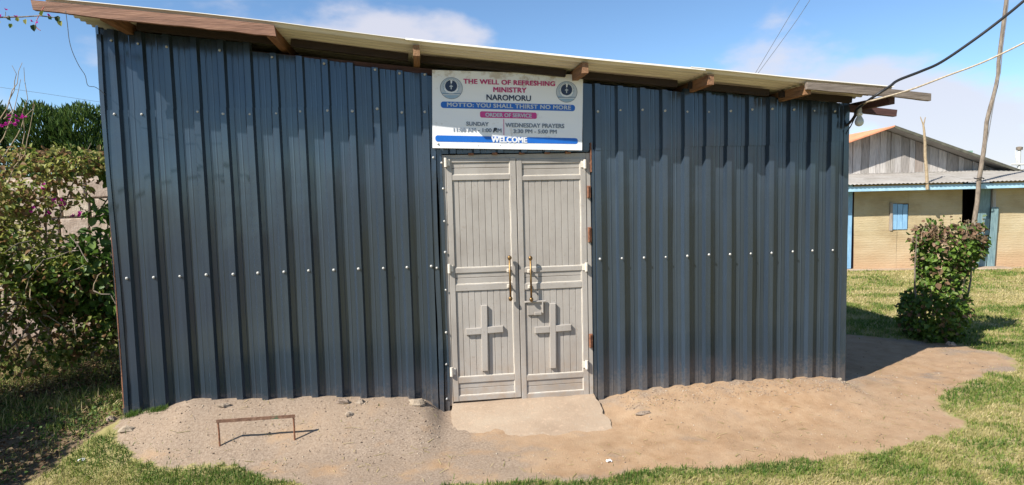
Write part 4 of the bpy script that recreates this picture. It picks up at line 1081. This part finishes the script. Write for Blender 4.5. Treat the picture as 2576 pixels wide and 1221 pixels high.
for k in range(34):
    a = py(random.uniform(0, 250), random.uniform(600, 850), random.uniform(1.0, 1.7)); b = a+np.array([random.uniform(-.5, .5), random.uniform(-.3, .3), random.uniform(-.35, .35)])
    q, r = cane(a, b, (0, 0, .1), .006, .003, 4); MB().tube(q, r, 5).build('dry_cane', M_BARK if k % 2 else M_DRYW, bg1)
# second bougainvillea, mostly out of frame to the left; shades the ground and sends a cane across the sky
base2 = np.array([-2.15, -0.7, float(gh(-2.15, -0.7))])
cl2 = [((-2.05, -0.2, 1.0), (0.60, 0.75, 0.85), .6), ((-2.15, -1.15, 0.98), (0.60, 0.75, 0.88), .6), ((-2.35, -2.0, 1.0), (0.7, 0.75, 0.9), .6), ((-2.3, 0.45, 0.9), (0.55, 0.6, 0.85), .6), ((-2.6, -0.4, 1.3), (0.55, 1.0, 0.55), .6), ((-2.65, 0.6, 1.4), (0.55, 0.65, 0.95), .6)]
cns2 = [cane(base2+np.array([random.uniform(-.3, .3), random.uniform(-.9, .9), -.05]), np.array(cl2[k % 6][0])+rng.normal(0, .25, 3), (0, 0, .2), .022, .005) for k in range(10)]
tip = [py(u, v_, -0.6) for u, v_ in ((-260, 130), (-120, 62), (0, 44), (55, 43), (100, 40), (150, 46))]
cns2.append(([base2+np.array([-.2, .1, 0]), base2+np.array([-.35, .1, 1.6]), tip[0]+np.array([-.35, 0, -.55])]+tip, [.02, .015, .010, .007, .006, .005, .0045, .004, .003]))
bg2 = shrub('bougainvillea_bush', 'bougainvillea bush beyond the left edge whose budding twig crosses the sky at top left', base2, cl2, 15000, cns2, M_BOUG, 0.5, 0.075)
for u, v_ in ((0, 52), (30, 60), (65, 48), (85, 62), (104, 42), (45, 55), (130, 50), (146, 40), (150, 52), (20, 40)):
    c = py(u, v_, -0.6); place_leaf(LFG, bg2, c, (random.uniform(-.6, .6), -.2, random.choice((-1, .8))), (random.uniform(-.5, .5), -1, .3), random.uniform(.03, .05))
for u, v_ in ((14, 26), (40, 44), (121, 40), (96, 58), (2, 42), (78, 55)):
    o = flower(bg2, py(u, v_, -0.6), .017)
for (a, b) in (((40, 62), (40, 46)), ((14, 66), (14, 30)), ((121, 62), (121, 42))):
    MB().tube([py(a[0], a[1]-20, -0.6), py(b[0], b[1], -0.6)], .002, 5).build('dry_cane', M_BARK, bg2)
# sapling with broad green leaves beside the corner
bs3 = pg(235, 905)
cl3 = [((-0.88, 1.75, 1.72), (0.34, 0.3, 0.11), .8), ((-0.92, 1.6, 1.30), (0.33, 0.3, 0.24), .8), ((-1.15, 1.5, 0.95), (0.35, 0.3, 0.28), .7), ((-0.80, 1.85, 2.12), (0.28, 0.3, 0.11), .8), ((-0.85, 1.6, 0.75), (0.4, 0.3, 0.3), .7)]
cns3 = [cane(bs3, c[0], (0.05, 0, .1), .018, .005) for c in cl3]+[cane(bs3+np.array([.15, .1, 0]), np.array(c[0])+np.array([.1, 0, .1]), (-.05, 0, .1), .012, .004) for c in cl3[:4]]
shrub('sapling', 'young broad leaved sapling growing between the bougainvillea and the left corner', bs3, cl3, 560, cns3, M_GREENL, 0.5, 0.11, cat='sapling', dry=0.0)
# rough weeds and dry grass under the shrubs
P = scatter(44000, -3.4, 0.2, -1.5, 3.6); lf = litter_f(P); cl_ = fbm(P[:, 0]*2.5+4, P[:, 1]*2.5, 3)
P = P[(lf > 0.6) & (rng.random(len(P)) < sstep(0.28, 0.58, cl_+0.12*sstep(-0.4, 1.0, P[:, 1]))) & ~((P[:, 0] > -0.12) & (P[:, 1] > -.06))]; n = len(P)
V, F, T = blades(P, (0.04+0.11*rng.random(n)**1.6)*(0.6+0.7*sstep(-0.6, 0.8, P[:, 1])), 0.005+0.005*rng.random(n), np.clip(rng.normal(0.52, 0.24, n), 0.05, 0.95), 0.7)
o = np_mesh('weeds', V, F, M_GRASS, attrs={'tint': T}); tag(o, 'rough weeds and dry grass under the shrubs at left', 'weeds', kind='stuff')
# low weeds and dry brush near the corner
bs4 = pg(255, 800)
e4 = empty('dry_brush', bs4, 'pale dry brush and weeds piled beside the left wall corner', 'brush')
bm_ = MB()
for k in range(60):
    a = bs4+np.array([random.uniform(-.55, .28), random.uniform(-.6, .5), 0.0]); a[2] = float(gh(a[0], a[1])); a[0] = min(a[0], -0.25)
    b = a+np.array([random.uniform(-.25, .16), random.uniform(-.2, .2), random.uniform(.12, .45)]); q, r = cane(a, b, (0, 0, .05), .005, .002, 3); bm_.tube(q, r, 4, cap=False)
bm_.build('twig_mass', M_DRYW, e4)['kind'] = 'stuff'
P, D = cloud(900, (bs4[0]-.15, bs4[1], bs4[2]+.16), (.5, .5, .2), .9); P[:, 0] = np.minimum(P[:, 0], -0.2); k_ = P[:, 2] > gh(P[:, 0], P[:, 1]); P, D = P[k_], D[k_]
leaf_obj('dry_leaves', P, rdirs(len(P)), rdirs(len(P), .8), rng.uniform(.03, .07, len(P)), rng.uniform(.015, .035, len(P)), M_LITTER, e4, rng.uniform(.35, 1, len(P)))['kind'] = 'stuff'
# leaf litter and ground cover
P = scatter(24000, -4.0, 0.25, -1.6, 4.2); lf = litter_f(P); P = P[(lf > 0.5+0.4*rng.random(len(P))) & ~((P[:, 0] > -0.1) & (P[:, 1] > -.05))]; n = len(P)
z = gh(P[:, 0], P[:, 1])+0.01+0.06*rng.random(n)**3+0.05*sstep(.2, 1.5, P[:, 1])*rng.random(n)
t = np.where(fbm(P[:, 0]*2.2, P[:, 1]*2.2, 3)+rng.normal(0, .12, n) > 0.60, 1.0, np.clip(rng.normal(.42, .2, n), 0, .86))
o = leaf_obj('leaf_litter', np.column_stack([P, z]), rdirs(n)*np.array([1, 1, .35]), rdirs(n)*.5+np.array([0, 0, 1.0]), rng.uniform(.018, .045, n), rng.uniform(.012, .03, n), M_LITTER, None, t)
tag(o, 'fallen leaves and low weeds covering the shaded ground at left', 'leaf litter', kind='stuff')

# ================================================================== STONE WALL AND HEDGE BEHIND, LEFT
YW = 4.5
stw = empty('stone_wall', (-4.0, YW, -0.13), 'boundary wall of pale rough stone blocks behind the bougainvillea', 'wall')
MB().box((-4.6, YW+0.10, 0.99), (8.0, 0.14, 2.36)).build('core', M_MORTAR, stw)
zc = -0.12; row = 0
while zc < 2.1:
    hh = 0.26+0.03*random.random(); x = -8.5-0.2*(row % 2)
    while x < -0.7:
        w = random.uniform(0.34, 0.46); hb = min(hh, 2.235-zc)
        b_ = MB().box((0, 0, 0), (w-0.022, 0.05, hb-0.020), ch=0.014)
        b_.v = [(a+0.008*j_(1), c, d+0.008*j_(1)) for a, c, d in b_.v]
        o = b_.build('stone_block', M_STONE, stw); o.location = (x+w/2, YW+0.012-0.012*random.random(), zc+hb/2)
        x += w
    zc += hh; row += 1
hedge = empty('cypress_hedge', (-4.8, 7.6, -0.2), 'tall dense dark green cypress hedge behind the stone wall', 'hedge')
Ps = []
xs = np.arange(-8.8, -0.6, 0.85)
for i, x in enumerate(xs):
    topz = 3.48+0.13*math.sin(i*1.7)+0.08*math.cos(i*3.1)
    for zc_, rr in ((0.8, 1.0), (1.6, 0.98), (2.3, 0.85), (topz-0.42, 0.62)):
        a, d = cloud(3600, (x+j_(.2), 7.5+j_(.25), zc_), (rr*0.75, rr*0.8, 0.72 if zc_ < 2.5 else 0.5), .35); Ps.append((a, d))
    tb = MB().tube([(x, 7.6, -.25), (x+j_(.05), 7.6, 1.5), (x+j_(.1), 7.6, 2.9)], [.09, .07, .03], 6); tb.build('trunk', M_BARK, hedge)
P = np.vstack([a for a, d in Ps]); D = np.vstack([d for a, d in Ps]); k_ = P[:, 2] > 0; P, D = P[k_], D[k_]; n = len(P)
leaf_obj('crown', P, D*0.55+rdirs(n)*0.35+np.array([0, 0, 0.75]), D+rdirs(n, .3)*.6, rng.uniform(.06, .13, n), rng.uniform(.014, .032, n), M_CYP, hedge, np.clip(rng.normal(.45, .2, n)+.25*(fbm(P[:, 0]*3, P[:, 2]*3, 3)-.5), 0, 1))['kind'] = 'stuff'

# ================================================================== HOUSE ON THE RIGHT
HB = pz(2350, 679, -0.2); HA = math.radians(-12)
hs_ = np.array([math.cos(HA), math.sin(HA), 0]); hn = np.array([-math.sin(HA), math.cos(HA), 0])   # along wall, into house
house = empty('yellow_house', HB, 'low yellow house with blue fascia, tin lean-to roof and grey plank gable', 'house')
HZ = -0.2
def hp(u, v, d=0.0):                         # pixel -> (along, z) on plane d metres behind the wall face
    q = pp(u, v, HB+hn*d, hn); return float(np.dot(q-HB, hs_)), float(q[2])
def hw(a, d, z): q = HB+hs_*a+hn*d; return (q[0], q[1], z)
class HMB(MB):
    def hbox(s, a0, a1, d0, d1, z0, z1, tilt=0.0, topz=None, chm=0.0):
        tz0 = z1 if topz is None else topz[0]; tz1 = z1 if topz is None else topz[1]
        c_ = chm
        front = [hw(a0+c_, d0, z0+c_), hw(a1-c_, d0, z0+c_), hw(a1-c_+tilt, d0, tz1-c_), hw(a0+c_+tilt, d0, tz0-c_)]
        mid_ = [hw(a0, d0+c_, z0), hw(a1, d0+c_, z0), hw(a1+tilt, d0+c_, tz1), hw(a0+tilt, d0+c_, tz0)]
        back = [hw(a0, d1, z0), hw(a1, d1, z0), hw(a1+tilt, d1, tz1), hw(a0+tilt, d1, tz0)]
        v = front+mid_+back; f = [(0, 1, 2, 3), (11, 10, 9, 8)]
        for b0 in (0, 4):
            for i in range(4): k = (i+1) % 4; f.append((b0+k, b0+i, b0+4+i, b0+4+k))
        return s.add(v, f)
def tinmat():
    m, t, p = newmat('flattened_yellow_tin')
    w = N(t, 'ShaderNodeTexWave'); w.wave_type = 'BANDS'; w.bands_direction = 'Z'; w.inputs['Scale'].default_value = 3.6; w.inputs['Distortion'].default_value = 5.0; w.inputs['Detail'].default_value = 3; w.inputs['Detail Scale'].default_value = 1.3
    mp_ = N(t, 'ShaderNodeMapping'); mp_.inputs['Scale'].default_value = (0.5, 0.5, 1.6); LK(t, N(t, 'ShaderNodeTexCoord').outputs['Object'], mp_.inputs[0]); LK(t, mp_.outputs[0], w.inputs['Vector'])
    n = noise(t, 1.6, 5, 0.6, (1, 1, 1.6)); n2 = noise(t, 14, 5, 0.65, (1, 1, 3))
    c = ramp(t, n.outputs['Fac'], [(0.3, (0.36, 0.275, 0.15)), (0.5, (0.45, 0.36, 0.215)), (0.72, (0.50, 0.42, 0.275))]).outputs[0]
    g = N(t, 'ShaderNodeNewGeometry'); s = N(t, 'ShaderNodeSeparateXYZ'); LK(t, g.outputs['Position'], s.inputs[0])
    lowr = maprange(t, math_(t, 'ADD', s.outputs['Z'], math_(t, 'MULTIPLY', n.outputs['Fac'], 0.5)), 0.1, 0.95, 0.85, 0.0)
    c = mixrgb(t, lowr, c, (0.48, 0.31, 0.18))
    c = mixrgb(t, maprange(t, n2.outputs['Fac'], 0.58, 0.75, 0, 0.5), c, (0.36, 0.22, 0.10))
    LK(t, c, p.inputs['Base Color']); p.inputs['Roughness'].default_value = 0.75
    bump(t, p, math_(t, 'ADD', math_(t, 'MULTIPLY', w.outputs['Fac'], 0.22), math_(t, 'MULTIPLY', n2.outputs['Fac'], 1.3)), 0.5, 0.012)
    return m
M_TIN = tinmat()
M_HBLUE = simple('sky_blue_paint', [(0.3, (0.17, 0.34, 0.52)), (0.7, (0.27, 0.47, 0.66))], 0.6, 8, (2, 2, .6), 0.2)
M_HFASC = simple('pale_blue_fascia', [(0.3, (0.28, 0.47, 0.60)), (0.7, (0.42, 0.62, 0.72))], 0.6, 6, None, 0.2)
M_HTEAL = simple('faded_teal_door', [(0.3, (0.10, 0.17, 0.19)), (0.7, (0.22, 0.32, 0.33))], 0.6, 10, (3, 3, .5), 0.3)
M_HTIN = simple('grey_dusty_tin_roof', [(0.25, (0.20, 0.185, 0.16)), (0.5, (0.27, 0.25, 0.225)), (0.75, (0.32, 0.305, 0.28))], 0.8, 3, None, 0.1)
M_ORANGE = simple('orange_painted_tin', [(0.3, (0.52, 0.20, 0.10)), (0.7, (0.66, 0.29, 0.16))], 0.6, 6)
M_GREENT = simple('green_barge_trim', [(0.3, (0.05, 0.048, 0.035)), (0.7, (0.12, 0.115, 0.08))], 0.7, 8)
PL = [simple('grey_plank_%s' % k, [(0.25, tuple(x*0.55 for x in c)), (0.55, c), (0.8, tuple(min(1, x*1.25) for x in c))], 0.9, 6, (9, 9, .7), 0.4, objvar=0.16)
      for k, c in (('ash', (0.30, 0.275, 0.25)), ('brown', (0.22, 0.185, 0.16)), ('pale', (0.45, 0.42, 0.39)), ('tan', (0.33, 0.28, 0.235)))]
zE = hp(2350, 478, -0.38)[1]                  # fascia bottom
zEt = zE+0.15
aL = -3.6; aR = 4.6
zTop = hp(2350, 433, 1.25)[1]
# core wall (dark, behind the sheets)
def A_(u, v): return hp(u, v)[0]
a1 = A_(2149, 600); a2 = A_(2241, 550); a3 = A_(2287, 550); a4 = A_(2422, 560); a5 = A_(2497, 560); a6 = A_(2506, 560)
zw0 = hp(2265, 578)[1]; zw1 = hp(2265, 513)[1]
zmid = hp(2200, 586)[1]
wk = HMB(); wk.hbox(aL, a4, 0.08, 0.14, HZ, zE+0.16); wk.hbox(a5, aR, 0.08, 0.14, HZ, zE+0.16); wk.build('wall', M_DARKW, house)
def tin(a0, a1_, z0, z1, d=0.0):
    nxs = max(4, int((a1_-a0)/0.08)); nz = max(4, int((z1-z0)/0.06)); v = []; f = []
    for j in range(nz+1):
        for i in range(nxs+1):
            a = a0+(a1_-a0)*i/nxs; z = z0+(z1-z0)*j/nz
            w = 0.0016*math.sin(z*2*math.pi/0.085+3*float(vnoise(a*1.3, z*0.7+d*100)))*(0.35+float(vnoise(a*2.5+4, z*2)))+0.018*(float(vnoise(a*2.2+d*70, z*2.6))-0.5)
            if j == 0: z += 0.03*(float(vnoise(a*3, 7+d*90))-0.5)
            v.append(hw(a, d+w, z))
    for j in range(nz):
        for i in range(nxs): k = j*(nxs+1)+i; f.append((k, k+1, k+nxs+2, k+nxs+1))
    return MB().add(v, f).build('wall_sheet', M_TIN, house)
tin(a1, a2-0.02, zmid-0.02, zE+0.14, 0.035); tin(a2-0.03, a3+0.03, zw1, zE+0.14, 0.05); tin(a3, a4, zmid-0.05, zE+0.14, 0.04)
tin(a1, a2+0.15, HZ+0.02, zmid+0.04, 0.02); tin(a2+0.1, a4, HZ+0.02, zw0+0.02, 0.03); tin(a6, aR, zmid-0.1, zE+0.14, 0.035); tin(a6, aR, HZ+0.02, zmid-0.05, 0.02)
# plinth strip
HMB().hbox(aL, a4, -0.14, 0.1, HZ-0.1, HZ+0.045, chm=.01).build('plinth', M_SLAB, house)
HMB().hbox(a5, aR, -0.12, 0.1, HZ-0.1, HZ+0.040, chm=.01).build('plinth', M_SLAB, house)
HMB().hbox(a4-0.05, a5+0.25, -0.35, 0.3, HZ-0.1, HZ+0.065, chm=.02).build('door_step', M_SLAB, house)
# window with three shutter boards and a jamb
win = HMB().hbox(a2-0.015, a2+0.035, -0.01, 0.06, zw0-0.02, zw1+0.03).build('window', PL[3], house)
wb = (a3-a2-0.06)/3
for i in range(3): HMB().hbox(a2+0.045+wb*i, a2+0.035+wb*(i+1), 0.015, 0.04, zw0, zw1-0.01*i, chm=.005).build('shutter_board', M_HBLUE, win)
# left door boards
aD0 = A_(2110, 600)
dd = HMB().hbox(aD0-0.7, aD0-0.62, 0.0, 0.06, HZ+0.05, zE+0.12).build('door', M_HBLUE, house)
kx = a1-0.05; 
for i in range(5): HMB().hbox(kx-0.17*(i+1)+0.008, kx-0.17*i-0.004, 0.012+0.006*(i % 2), 0.04, HZ+0.05, zE+0.2, tilt=0.01, chm=.006).build('door_board', M_HBLUE, dd)
# right doorway with leaning open leaf
HMB().hbox(a4-0.02, a5+0.06, 1.0, 1.02, HZ, zE+0.2).build('room_shade_panel', M_DARK, house)  # near-black panels put the unlit room's shade into their colour
HMB().hbox(a4-0.015, a4-0.005, 0.05, 1.0, HZ, zE+0.14).build('room_shade_panel', M_DARK, house)
HMB().hbox(a5+0.05, a5+0.06, 0.05, 1.0, HZ, zE+0.14).build('room_shade_panel', M_DARK, house)
HMB().hbox(a4, a5+0.05, 0.15, 1.0, HZ-0.02, HZ+0.07).build('room_shade_panel', M_DARK, house)
od_ = HMB(); 
q0 = A_(2461, 560)
od_.hbox(q0+0.02, a5-0.03, 0.02, 0.05, HZ+0.08, zE+0.12, tilt=-0.02, chm=.006)
odo = od_.build('door', M_HTEAL, house); odo['label'] = 'faded teal door standing open'
for i in range(2):
    HMB().hbox(q0+0.03+0.17*i, q0+0.185+0.17*i, -0.03-0.02*i, -0.005-0.02*i, HZ+0.06, HZ+1.15+0.25*i, tilt=0.05, chm=.006).build('door_board', M_HTEAL, odo)
HMB().hbox(a5-0.02, a5+0.045, -0.02, 0.06, HZ+0.04, zE+0.15).build('door_post', PL[2], house)
# lean-to roof
def htin(a0, a1_, d0, z0, d1, z1, mat, name, wl=0.09, amp=0.010):
    m = int((a1_-a0)/wl*6); v = []; f = []; k = 4
    for j in range(k+1):
        s = j/k
        for i in range(m+1):
            a = a0+(a1_-a0)*i/m; z = z0+(z1-z0)*s+amp*math.sin(2*math.pi*a/wl)
            v.append(hw(a, d0+(d1-d0)*s, z)); v.append(hw(a, d0+(d1-d0)*s, z-0.004))
    M2 = 2*(m+1)
    for j in range(k):
        for i in range(m):
            b = j*M2+2*i; f.append((b, b+2, b+M2+2, b+M2)); f.append((b+1, b+M2+1, b+M2+3, b+3))
    for i in range(m): b = 2*i; f.append((b, b+1, b+3, b+2))
    return MB().add(v, f).build(name, mat, house, smooth=True)
zRf = hp(2350, 460, -0.42)[1]
nr = 6; w = (aR+0.2-aL)/nr
for i in range(nr): htin(aL+w*i-0.03, aL+w*(i+1)+0.03, -0.47, zRf+0.003*(i % 2), 1.35, zTop+0.0+0.003*(i % 2), M_HTIN, 'roof_sheet')
htin(aL, aR+0.2, 1.25, zTop, 4.4, zTop+0.03, M_HTIN, 'roof_sheet')
for a0, a1_ in ((aL, -0.15), (-0.145, aR+0.1)): HMB().hbox(a0, a1_, -0.40, -0.375, zE, zRf-0.045, chm=.003).build('fascia_board', M_HFASC, house)
# plank gable behind
DG = 1.6
ga, gz = hp(2225.4, 322, DG)                  # apex
gr_, grz = hp(2540, 433, DG); sl = (gz-grz)/(gr_-ga)
gl_, glz = hp(2123, 358, DG); slL = (gz-glz)/(ga-gl_)
def gtop(a): return gz-0.05-(sl*(a-ga) if a > ga else slL*(ga-a))
a = hp(2060, 400, DG)[0]; i = 0
while a < gr_-0.25:
    w = random.choice((0.10, 0.13, 0.16, 0.2)); a_e = min(a+w, gr_-0.2)
    dd_ = DG+0.012*random.random()
    HMB().hbox(a, a_e-0.006, dd_, DG+0.04, zTop-0.15, 0, tilt=0.012*j_(1), topz=(gtop(a), gtop(a_e)), chm=.004).build('gable_plank', PL[random.choice((0, 0, 1, 2, 2, 3))], house)
    a = a_e; i += 1
HMB().hbox(hp(2060, 400, DG)[0], gr_-0.2, DG+0.045, DG+0.05, zTop-0.1, 0, topz=(gtop(hp(2060, 400, DG)[0])-.02, gtop(gr_-.2)-.02)).build('gable_shade_sheet', M_DARK, house)  # black backing added so the plank gaps read as shade
# gable roof: two slopes running back
def slope(a0, z0, a1_, z1, d0, d1, mat, name, th=0.03, wl=0.076):
    v = []; f = []; m = int((d1-d0)/wl*4)
    for i in range(m+1):
        d = d0+(d1-d0)*i/m; o_ = 0.010*math.sin(2*math.pi*(d-d0)/wl)
        v += [hw(a0, d, z0+o_), hw(a1_, d, z1+o_), hw(a1_, d, z1-th), hw(a0, d, z0-th)]
    for i in range(m):
        b = 4*i
        for k in range(4): f.append((b+k, b+(k+1) % 4, b+4+(k+1) % 4, b+4+k))
    f.append((3, 2, 1, 0)); f.append((4*m, 4*m+1, 4*m+2, 4*m+3)); return MB().add(v, f).build(name, mat, house)
aw = hp(1990, 400, DG)[0]
slope(aw, gz-slL*(ga-aw), ga+0.01, gz, DG-0.46, DG+4.2, M_ORANGE, 'roof_slope')
slope(ga-0.01, gz, gr_+0.05, gz-sl*(gr_+0.05-ga), DG-0.46, DG+4.2, M_HTIN, 'roof_slope')
bg_ = HMB(); v = []
def barge(a0, z0, a1_, z1, mat, h=0.07):
    d0, d1 = DG-0.49, DG-0.462
    vv = [hw(a0, d, z) for d in (d0, d1) for (z) in ()]
    P8 = [hw(a0, d0, z0-h), hw(a1_, d0, z1-h), hw(a1_, d0, z1+.014), hw(a0, d0, z0+.014), hw(a0, d1, z0-h), hw(a1_, d1, z1-h), hw(a1_, d1, z1+.014), hw(a0, d1, z0+.014)]
    return MB().add(P8, [(0, 1, 2, 3), (7, 6, 5, 4), (1, 0, 4, 5), (2, 1, 5, 6), (3, 2, 6, 7), (0, 3, 7, 4)]).build('barge_board', mat, house)
barge(ga, gz, gr_+0.05, gz-sl*(gr_+.05-ga), M_GREENT, 0.055)
barge(aw, gz-slL*(ga-aw), ga, gz, M_ORANGE, 0.02)
# small green box on the slope, purpose unknown
va, vz = hp(2432, 380, DG+0.8)
HMB().hbox(va-0.06, va+0.09, DG+0.7, DG+0.9, vz-0.28, vz).build('green_roof_box', simple('pale_green_metal', [(0.3, (0.16, 0.28, 0.20)), (0.7, (0.22, 0.36, 0.27))], .6), house)
# forked stick nailed on the fascia
fk = [hp(u, v_, -0.43) for u, v_ in ((2333, 477), (2332, 455), (2331, 430), (2327.5, 395), (2327, 360), (2325, 330), (2323, 315))]
fs_ = empty('forked_stick', hw(fk[0][0], -0.43, fk[0][1]), 'pale forked stick standing up from the blue fascia of the house', 'stick')
MB().tube([hw(a, -0.43, z) for a, z in fk], [.034, .034, .033, .031, .027, .024, .02], 7).build('stem', M_DRYW, fs_)
for u, v_ in ((2315, 294), (2328, 295)):
    q = hp(u, v_, -0.43); MB().tube([hw(fk[-1][0], -0.43, fk[-1][1]-.01), hw(q[0], -0.43, q[1])], [.016, .008], 6).build('fork', M_DRYW, fs_)
# tall crooked pole
pk = [hp(u, v_, -0.55) for u, v_ in ((2430, 676), (2440, 620), (2448.4, 574), (2458.7, 507), (2462.6, 455), (2469, 415), (2474, 385), (2478, 354), (2482, 308), (2489, 278), (2498.6, 245), (2506, 215), (2511, 187), (2511.5, 157), (2520, 90), (2530, 10), (2537, -50))]
po = empty('crooked_pole', hw(pk[0][0], -0.55, HZ), 'tall crooked wooden pole leaning past the roof edge of the yellow house', 'pole')
MB().tube([hw(a, -0.55, z-(0.06 if i == 0 else 0)) for i, (a, z) in enumerate(pk)], np.linspace(.050, .032, len(pk)), 8).build('trunk', M_BARK, po, True)
wr = [hp(u, v_, -0.58) for u, v_ in ((2474, 400), (2486, 340), (2496, 280), (2508, 215), (2516, 185), (2522, 120), (2535, 20), (2541, -50))]
MB().tube([hw(a, -0.58, z) for a, z in wr], .010, 5).build('wire', M_WIRE, po)
kq = hp(2463, 449, -.55); MB().tube([hw(kq[0]+.09*math.cos(t), -.55+.075*math.sin(t), kq[1]+.01*math.sin(3*t)) for t in np.linspace(0, 6.28, 13)], .012, 5).build('tie', M_BLACK, po)
# pipe mast behind the house
mq = [hp(u, v_, 6.0) for u, v_ in ((2562, 428), (2564.5, 374))]
ms = empty('pipe_mast', hw(mq[0][0], 6.0, HZ), 'thin pale pipe mast with crossbar showing above the roof at far right', 'mast')
MB().tube([hw(mq[0][0], 6.0, HZ-.1), hw(mq[1][0], 6.0, mq[1][1])], .045, 7).build('pipe', M_SOCK, ms)
MB().lathe([(.08, -.05), (.09, .04), (.04, .06)], hw(mq[1][0], 6.0, mq[1][1]), 8).build('cap', M_BARK, ms)
cb = [hp(u, v_, 5.95) for u, v_ in ((2543, 414), (2590, 414))]
MB().tube([hw(cb[0][0], 5.95, cb[0][1]), hw(cb[1][0], 5.95, cb[1][1])], .025, 6).build('crossbar', M_SOCK, ms)
s2 = [hp(u, v_, 5.95) for u, v_ in ((2560, 418), (2556, 398), (2555, 378))]; MB().tube([hw(a, 5.95, z) for a, z in s2], .018, 5).build('wire', M_SOCK, ms)

# ================================================================== BULB, CABLES, WIRES
bq = py(2161.5, 307, -0.12); rB = 0.036
zb_ = roof_z(6.33)-0.115
bu = empty('light_bulb', (bq[0], -0.12, bq[2]), 'unlit frosted light bulb hanging in a white holder under the right eave', 'light bulb')
MB().lathe([(.006, -.040), (.022, -.034), (.034, -.020), (.038, 0), (.034, .018), (.024, .038), (.017, .052), (.016, .06)], (bq[0], -0.12, bq[2]), 16).build('glass', M_BULB, bu, True)
MB().lathe([(.018, .055), (.026, .058), (.026, .078), (.020, .082), (.020, .118), (.014, .125)], (bq[0], -0.12, bq[2]), 14).build('lamp_holder', M_SOCK, bu, True)
MB().tube([(bq[0], -0.12, bq[2]+.12), (bq[0]+.004, -0.12, zb_+.02)], .006, 6).build('flex', M_BLACK, bu)
def cable(name, label, pts, r, mat, cat='cable', ys=None):
    q = [py(u, v_, y) for u, v_, y in pts]
    # smooth with Catmull-Rom
    o_ = []
    for i in range(len(q)-1):
        p0, p1, p2, p3 = q[max(i-1, 0)], q[i], q[i+1], q[min(i+2, len(q)-1)]
        for s in np.linspace(0, 1, 6, endpoint=False):
            o_.append(0.5*((2*p1)+(-p0+p2)*s+(2*p0-5*p1+4*p2-p3)*s*s+(-p0+3*p1-3*p2+p3)*s**3))
    o_.append(q[-1])
    ob = MB().tube(o_, r, 7).build(name, mat, None, True); return tag(ob, label, cat)
cable('power_cable', 'thick black power cable rising from the right eave to the upper right', [(2118, 322, .03), (2135, 312, -.03), (2150, 292, -.1), (2153, 279, -.14), (2165, 268, -.25), (2195, 246, -.50), (2239, 217, -.56), (2260, 202, -.56), (2316, 180, -.6), (2367, 157, -.62), (2440, 108, -.68), (2510, 56, -.75), (2576, 2, -.8), (2680, -90, -.9)], 0.0115, M_BLACK)
cable('rope', 'tan rope stretched from the right eave towards the upper right', [(2160, 268, -.2), (2185, 256, -.45), (2207, 250, -.53), (2292, 225.5, -.58), (2380, 192, -.62), (2473, 157, -.7), (2576, 108, -.8), (2690, 48, -.9)], 0.0072, M_ROPE, 'rope')
cable('loose_wire', 'thin wire end with connector dangling by the light bulb', [(2160, 285, -.12), (2150, 298, -.11), (2140, 318, -.1), (2132, 330, -.1), (2128, 338, -.1)], .005, M_BLACK, 'wire')
cable('thin_wire', 'kinked thin wire hanging from the left roof end beside the wall', [(165, 27, -.5), (170, 65, -.45), (174, 100, -.4), (182, 130, -.36), (198, 165, -.3), (214, 190, -.25), (221, 215, -.2), (238, 219, -.15), (250, 226, -.1), (264, 238, -.03)], .0022, M_WIRE, 'wire')
cable('red_thread', 'frayed red thread hanging from the roof end at top left', [(110, 18, -.5), (101, 35, -.52), (92, 52, -.55), (90, 66, -.55), (97, 74, -.55), (102, 77, -.55)], .0025, M_REDT, 'thread')
cable('overhead_wire', 'left one of two parallel overhead wires crossing the sky behind the roof', [(2050, -60, 26), (1990, 35, 28), (1900, 185, 32)], .013, M_WIRE, 'wire')
cable('overhead_wire', 'right one of two parallel overhead wires crossing the sky behind the roof', [(2075, -60, 26), (2005, 50, 28), (1903, 190, 32)], .013, M_WIRE, 'wire')
cable('fence_line', 'faint thin line running above the hedge at left', [(-60, 212, 9), (0, 220, 9), (120, 237, 9.2), (232, 254, 9.5), (330, 268, 9.8)], .003, M_WIRE, 'wire')
